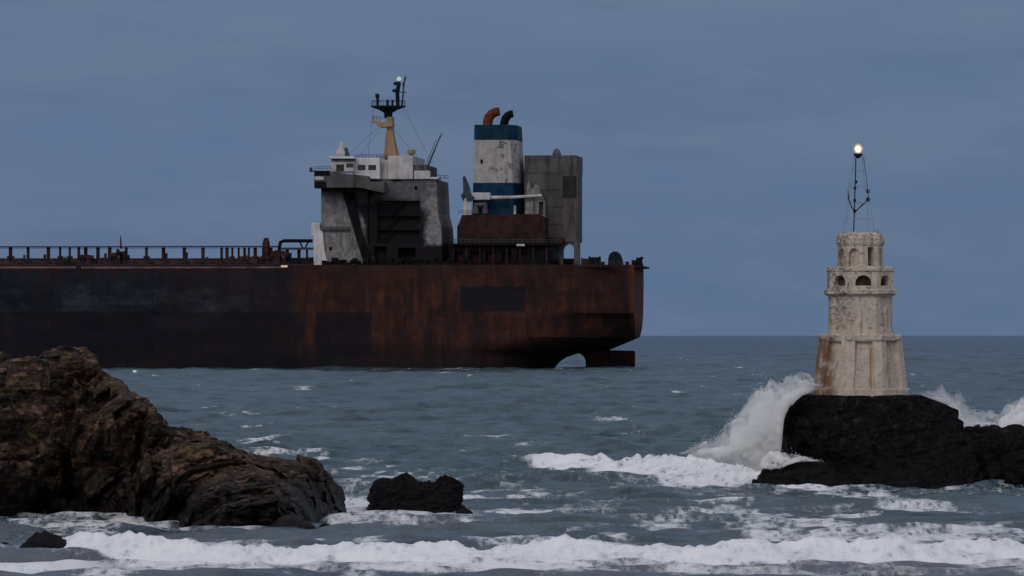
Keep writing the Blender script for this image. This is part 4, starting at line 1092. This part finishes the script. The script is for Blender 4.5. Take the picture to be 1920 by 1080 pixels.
for a in [(1280, 905, 170, 14, .75), (1420, 912, 120, 12, .95), (1560, 918, 130, 9, 1.1), (1680, 920, 150, 8, .9), (1580, 928, 90, 5, .9), (1820, 924, 90, 5, .75), (1910, 926, 60, 6, .6),
          (1350, 925, 160, 9, .55), (1480, 955, 75, 3, .75), (1660, 962, 60, 3, .5), (1840, 957, 60, 4, .6), (1905, 985, 35, 4, .6), (1540, 995, 60, 3, .45),
          (660, 912, 40, 6, .6), (650, 935, 60, 12, .9), (760, 900, 90, 6, .6), (820, 975, 140, 7, .75), (1150, 945, 160, 9, .6), (980, 925, 150, 9, .55), (740, 985, 120, 5, .6), (690, 968, 90, 10, 1.0), (790, 968, 70, 9, 1.1), (930, 962, 120, 6, .85), (1080, 958, 120, 8, .6), (1010, 940, 120, 7, .5),
          (880, 890, 80, 7, .6), (830, 900, 60, 10, .45), (960, 905, 80, 10, .42), (560, 978, 70, 6, .7), (620, 975, 60, 6, .75), (460, 993, 120, 3, .55), (120, 975, 90, 4, .8), (60, 972, 60, 4, .7), (10, 992, 25, 6, .9), (240, 985, 120, 5, .5), (330, 988, 90, 4, .55),
          (900, 823, 55, 3.2, .8), (925, 819, 25, 2.4, .9), (990, 833, 50, 2.2, .5), (1190, 817, 40, 2.0, .75), (570, 733, 16, 1.8, 1.6, .2), (253, 700, 4, 1.0, 1.6, .1), (335, 793, 26, 1.6, .8), (1140, 727, 10, .9, .9), (1130, 716, 10, .7, .5), (470, 695, 40, .7, .6), (700, 695, 30, .6, .5), (860, 695, 50, .6, .45), (1060, 696, 22, .8, .7), (1170, 696, 25, .7, .6),
          (520, 852, 70, 3, .5), (700, 870, 60, 2.4, .45), (870, 870, 50, 2.0, .4), (1240, 975, 70, 3, .4), (1120, 990, 60, 3, .4), (1330, 975, 80, 3, .45), (1700, 1000, 80, 3, .4), (1180, 940, 80, 4, .5),
          (1850, 800, 60, 6, 1.0), (1910, 795, 40, 8, 1.0), (90, 1036, 120, 4, .8), (200, 1040, 120, 5, .7)]:
    patch(*a)
# scattered wind streaks, denser towards the shore
st_ = fbm(np.stack([XX * .22 + 7, YY * .075, XX * 0], -1), 5, 370, .62)
dens = np.interp(YY, [190, 215, 250, 290, 340, 420, 700, 1200, 4000], [.50, .48, .52, .45, .37, .25, .16, .12, .0])
F = np.maximum(F, np.clip((st_ - (.80 - dens * .62)) * 5, 0, .62))
stw = np.interp(YY, [800, 1600], [1, 0])
F = np.clip(F, 0, 1) * .97
Pz = np.stack([XX + DX, YY + DY, H], -1)
sea = grid_obj('sea', Pz, sea_material(), None, smooth=True)
at = sea.data.attributes.new('foam', 'FLOAT', 'POINT'); at.data.foreach_set('value', F.ravel().astype(np.float32))
tag(sea, kind='structure')
# sea bed sheet so that nothing is open behind or beside the modelled water
mesh_obj('sea_floor', [(-60000, -3000, -6), (60000, -3000, -6), (60000, 70000, -6), (-60000, 70000, -6)], [(0, 1, 2, 3)], simple('dark_sea_bed', (.03, .05, .06), .6), None)['kind'] = 'structure'

# ------------------------------------------------------------------ spray thrown up by the waves
def foam_mat():
    m, t = mat('white_spray'); g = t.n('ShaderNodeNewGeometry').outputs['Position']
    n = t.noise(g, 2.2, 6, .65)
    c = t.mix(t.ss(n, .3, .7), (.66, .68, .74), (.80, .81, .85))
    p = t.n('ShaderNodeBsdfDiffuse', {0: c, 'Normal': bump(t, n, .5, .2)}); q = t.n('ShaderNodeBsdfTranslucent', {0: c})
    t.n('ShaderNodeOutputMaterial', {0: t.n('ShaderNodeMixShader', {0: .3, 1: p.outputs[0], 2: q.outputs[0]}).outputs[0]})
    return m
M_SPRAY = foam_mat()
ICO = []
def ico():
    bm = bmesh.new(); bmesh.ops.create_icosphere(bm, subdivisions=1, radius=1.0)
    v = np.array([x.co[:] for x in bm.verts]); f = np.array([[q.index for q in x.verts] for x in bm.faces]); bm.free(); return v, f
IV, IF = ico()
def vol_mat(name, dens, scale, lo, hi):
    m, t = mat(name); g = t.n('ShaderNodeNewGeometry').outputs['Position']
    n = t.noise(g, scale, 5, .62, .5)
    dn = t.ss(n, lo, hi, 0.0, dens)
    v = t.n('ShaderNodeVolumePrincipled', {'Color': (.995, .998, 1.0), 'Density': dn, 'Anisotropy': .0})
    t.n('ShaderNodeOutputMaterial', {1: v.outputs[0]})
    m.cycles.volume_step_rate = 1.0
    return m
M_VOL = vol_mat('dense_spray', 13.0, 1.9, .37, .55)
M_MIST = vol_mat('thin_spray', 1.5, 1.7, .42, .66)
def spray(name, top, bot, dd, thick, n_drop, label, seed, rough=.22, mt=None):
    """top / bot: px,py polylines of the spray body; a closed lens of foam-filled air with drops thinning out beyond its edge"""
    rr = np.random.RandomState(seed)
    tp = np.array(top, float); bt = np.array(bot, float)
    x0, x1 = tp[0, 0], tp[-1, 0]
    NX, NQ = 110, 56
    px = np.linspace(x0, x1, NX); tt = np.interp(px, tp[:, 0], tp[:, 1]); bb = np.interp(px, bt[:, 0], bt[:, 1])
    q = np.linspace(0, 1, NQ); th = np.r_[q, 1 + q[1:-1]]              # front going down, back going up
    P = np.zeros((len(th), NX, 3))
    hgt = (bb - tt) * dd / FPX
    for j, a in enumerate(th):
        qq = a if a <= 1 else 2 - a
        sg = -1 if a <= 1 else 1
        prof = math.sin(math.pi * min(1, qq) ** .75) ** .6 if 0 < qq < 1 else 0
        P[j, :, 0] = X(px, dd); P[j, :, 1] = dd + sg * prof * np.minimum(thick, hgt * .7 + .05) * np.clip(np.minimum(px - x0, x1 - px) / 14, .03, 1) ** .5 + (qq - .5) * -.8; P[j, :, 2] = Z(tt + (bb - tt) * qq, dd)
    P[..., 2] += (((fbm(np.stack([px * .09, px * 0 + seed, px * 0], -1), 4, 420) - .5) * .9) * np.clip(hgt / 1.5, 0, 1))[None, :] * np.array([max(0, 1 - 2 * (a if a <= 1 else 2 - a)) for a in th])[:, None]
    N = np.zeros_like(P); c_ = P.mean(0, keepdims=True); N = P - c_; N /= (np.linalg.norm(N, axis=-1, keepdims=True) + .05)
    am = np.clip(hgt / 1.2, .1, 1)[None, :] * rough
    P = P + N * (am * ((fbm(P * 1.5 + seed * 7, 4, 400) - .5) * 3.2 + (fbm(P * 5.0, 3, 410) - .5) * 1.2))[..., None]
    P = np.concatenate([P, P[:1]], 0)
    nr_, nx_ = len(th), NX
    Vc = P[:-1].reshape(-1, 3); idx = np.arange(nr_ * nx_).reshape(nr_, nx_)
    fs = [(idx[j, i], idx[j, i + 1], idx[(j + 1) % nr_, i + 1], idx[(j + 1) % nr_, i]) for j in range(nr_) for i in range(nx_ - 1)]
    fs += [tuple(idx[:, 0]), tuple(idx[::-1, -1])]
    o = mesh_obj(name, Vc, fs, mt or M_VOL)
    bm = bmesh.new(); bm.from_mesh(o.data); bmesh.ops.recalc_face_normals(bm, faces=bm.faces); bm.to_mesh(o.data); bm.free()
    tag(o, label, 'spray', None, 'stuff')
    if not n_drop: return o
    pxd = rr.uniform(x0 - 4, x1 + 4, n_drop); td = np.interp(pxd, tp[:, 0], tp[:, 1]); bd = np.interp(pxd, bt[:, 0], bt[:, 1]); ht = np.maximum(3, bd - td)
    py = td + np.minimum(ht * .3, 14) - rr.exponential(1.0, n_drop) * np.minimum(ht * .16, 8); pxd = pxd + rr.normal(0, 4, n_drop)
    dep = rr.uniform(-1, 1, n_drop) * thick * .5; C3 = np.stack([X(pxd, dd) , dd + dep, Z(py, dd)], -1)
    rad = .008 + .022 * rr.rand(n_drop) ** 2
    V = (IV[None] * rad[:, None, None] + C3[:, None]).reshape(-1, 3); Fc = (IF[None] + (np.arange(n_drop) * len(IV))[:, None, None]).reshape(-1, 3)
    me = bpy.data.meshes.new(name); me.vertices.add(len(V)); me.vertices.foreach_set('co', V.ravel().astype(np.float32))
    me.loops.add(len(Fc) * 3); me.loops.foreach_set('vertex_index', Fc.ravel().astype(np.int32)); me.polygons.add(len(Fc))
    me.polygons.foreach_set('loop_start', np.arange(0, len(Fc) * 3, 3, dtype=np.int32)); me.polygons.foreach_set('loop_total', np.full(len(Fc), 3, dtype=np.int32))
    me.polygons.foreach_set('use_smooth', np.ones(len(Fc), dtype=bool))
    me.update(calc_edges=True); me.materials.append(M_SPRAY)
    o = bpy.data.objects.new('spray_drops', me); COL.objects.link(o); tag(o, 'loose drops around the ' + label, 'spray', None, 'stuff'); return o
scene.cycles.volume_bounces = 36
scene.cycles.max_bounces = max(scene.cycles.max_bounces, 40)
spray('wave_spray', [(1285, 850), (1310, 834), (1335, 828), (1356, 824), (1368, 822), (1373, 790), (1384, 782), (1402, 786), (1407, 752), (1420, 738), (1445, 734), (1470, 732), (1490, 722), (1500, 716), (1512, 716), (1530, 722)],
      [(1285, 854), (1310, 858), (1340, 864), (1385, 876), (1420, 884), (1446, 884), (1462, 862), (1468, 790), (1478, 768), (1495, 748), (1515, 735), (1530, 726)],
      LD - 3.4, .9, 7000, 'tall white burst of spray against the left side of the lighthouse rock', 1, .30)
spray('wave_spray', [(1420, 868), (1445, 852), (1470, 848), (1495, 852), (1515, 858), (1536, 864)], [(1420, 874), (1445, 884), (1470, 874), (1495, 866), (1515, 865), (1536, 865)], LD - 6.2, .3, 300, 'white foam spilling over the low rock at the foot of the lighthouse rock', 2)
spray('wave_spray', [(1725, 739), (1775, 741), (1795, 760), (1810, 785), (1830, 800), (1860, 800), (1880, 785), (1895, 772), (1915, 762), (1960, 750), (2000, 770)],
      [(1725, 741), (1775, 758), (1795, 790), (1810, 820), (1830, 830), (1860, 835), (1960, 835), (2000, 835)], LD + 7.5, 1.0, 2500, 'white spray rising behind the black shelf at the right edge', 3)

spray('spray_mist', [(1340, 822), (1370, 790), (1395, 764), (1412, 738), (1440, 722), (1470, 712), (1495, 700), (1520, 700), (1540, 716)],
      [(1340, 840), (1370, 830), (1395, 830), (1412, 830), (1440, 830), (1470, 770), (1495, 745), (1520, 738), (1540, 725)], LD - 4.2, 1.6, 0, 'thin mist drifting off the top of the burst beside the lighthouse rock', 5, .3, M_MIST)
spray('spray_mist', [(1720, 734), (1760, 724), (1800, 742), (1840, 776), (1880, 768), (1915, 748), (1960, 740), (2000, 760)],
      [(1720, 742), (1760, 756), (1800, 800), (1840, 830), (1880, 832), (1915, 832), (1960, 832), (2000, 832)], LD + 7.8, 1.4, 0, 'thin mist above the white spray at the right edge', 6, .3, M_MIST)
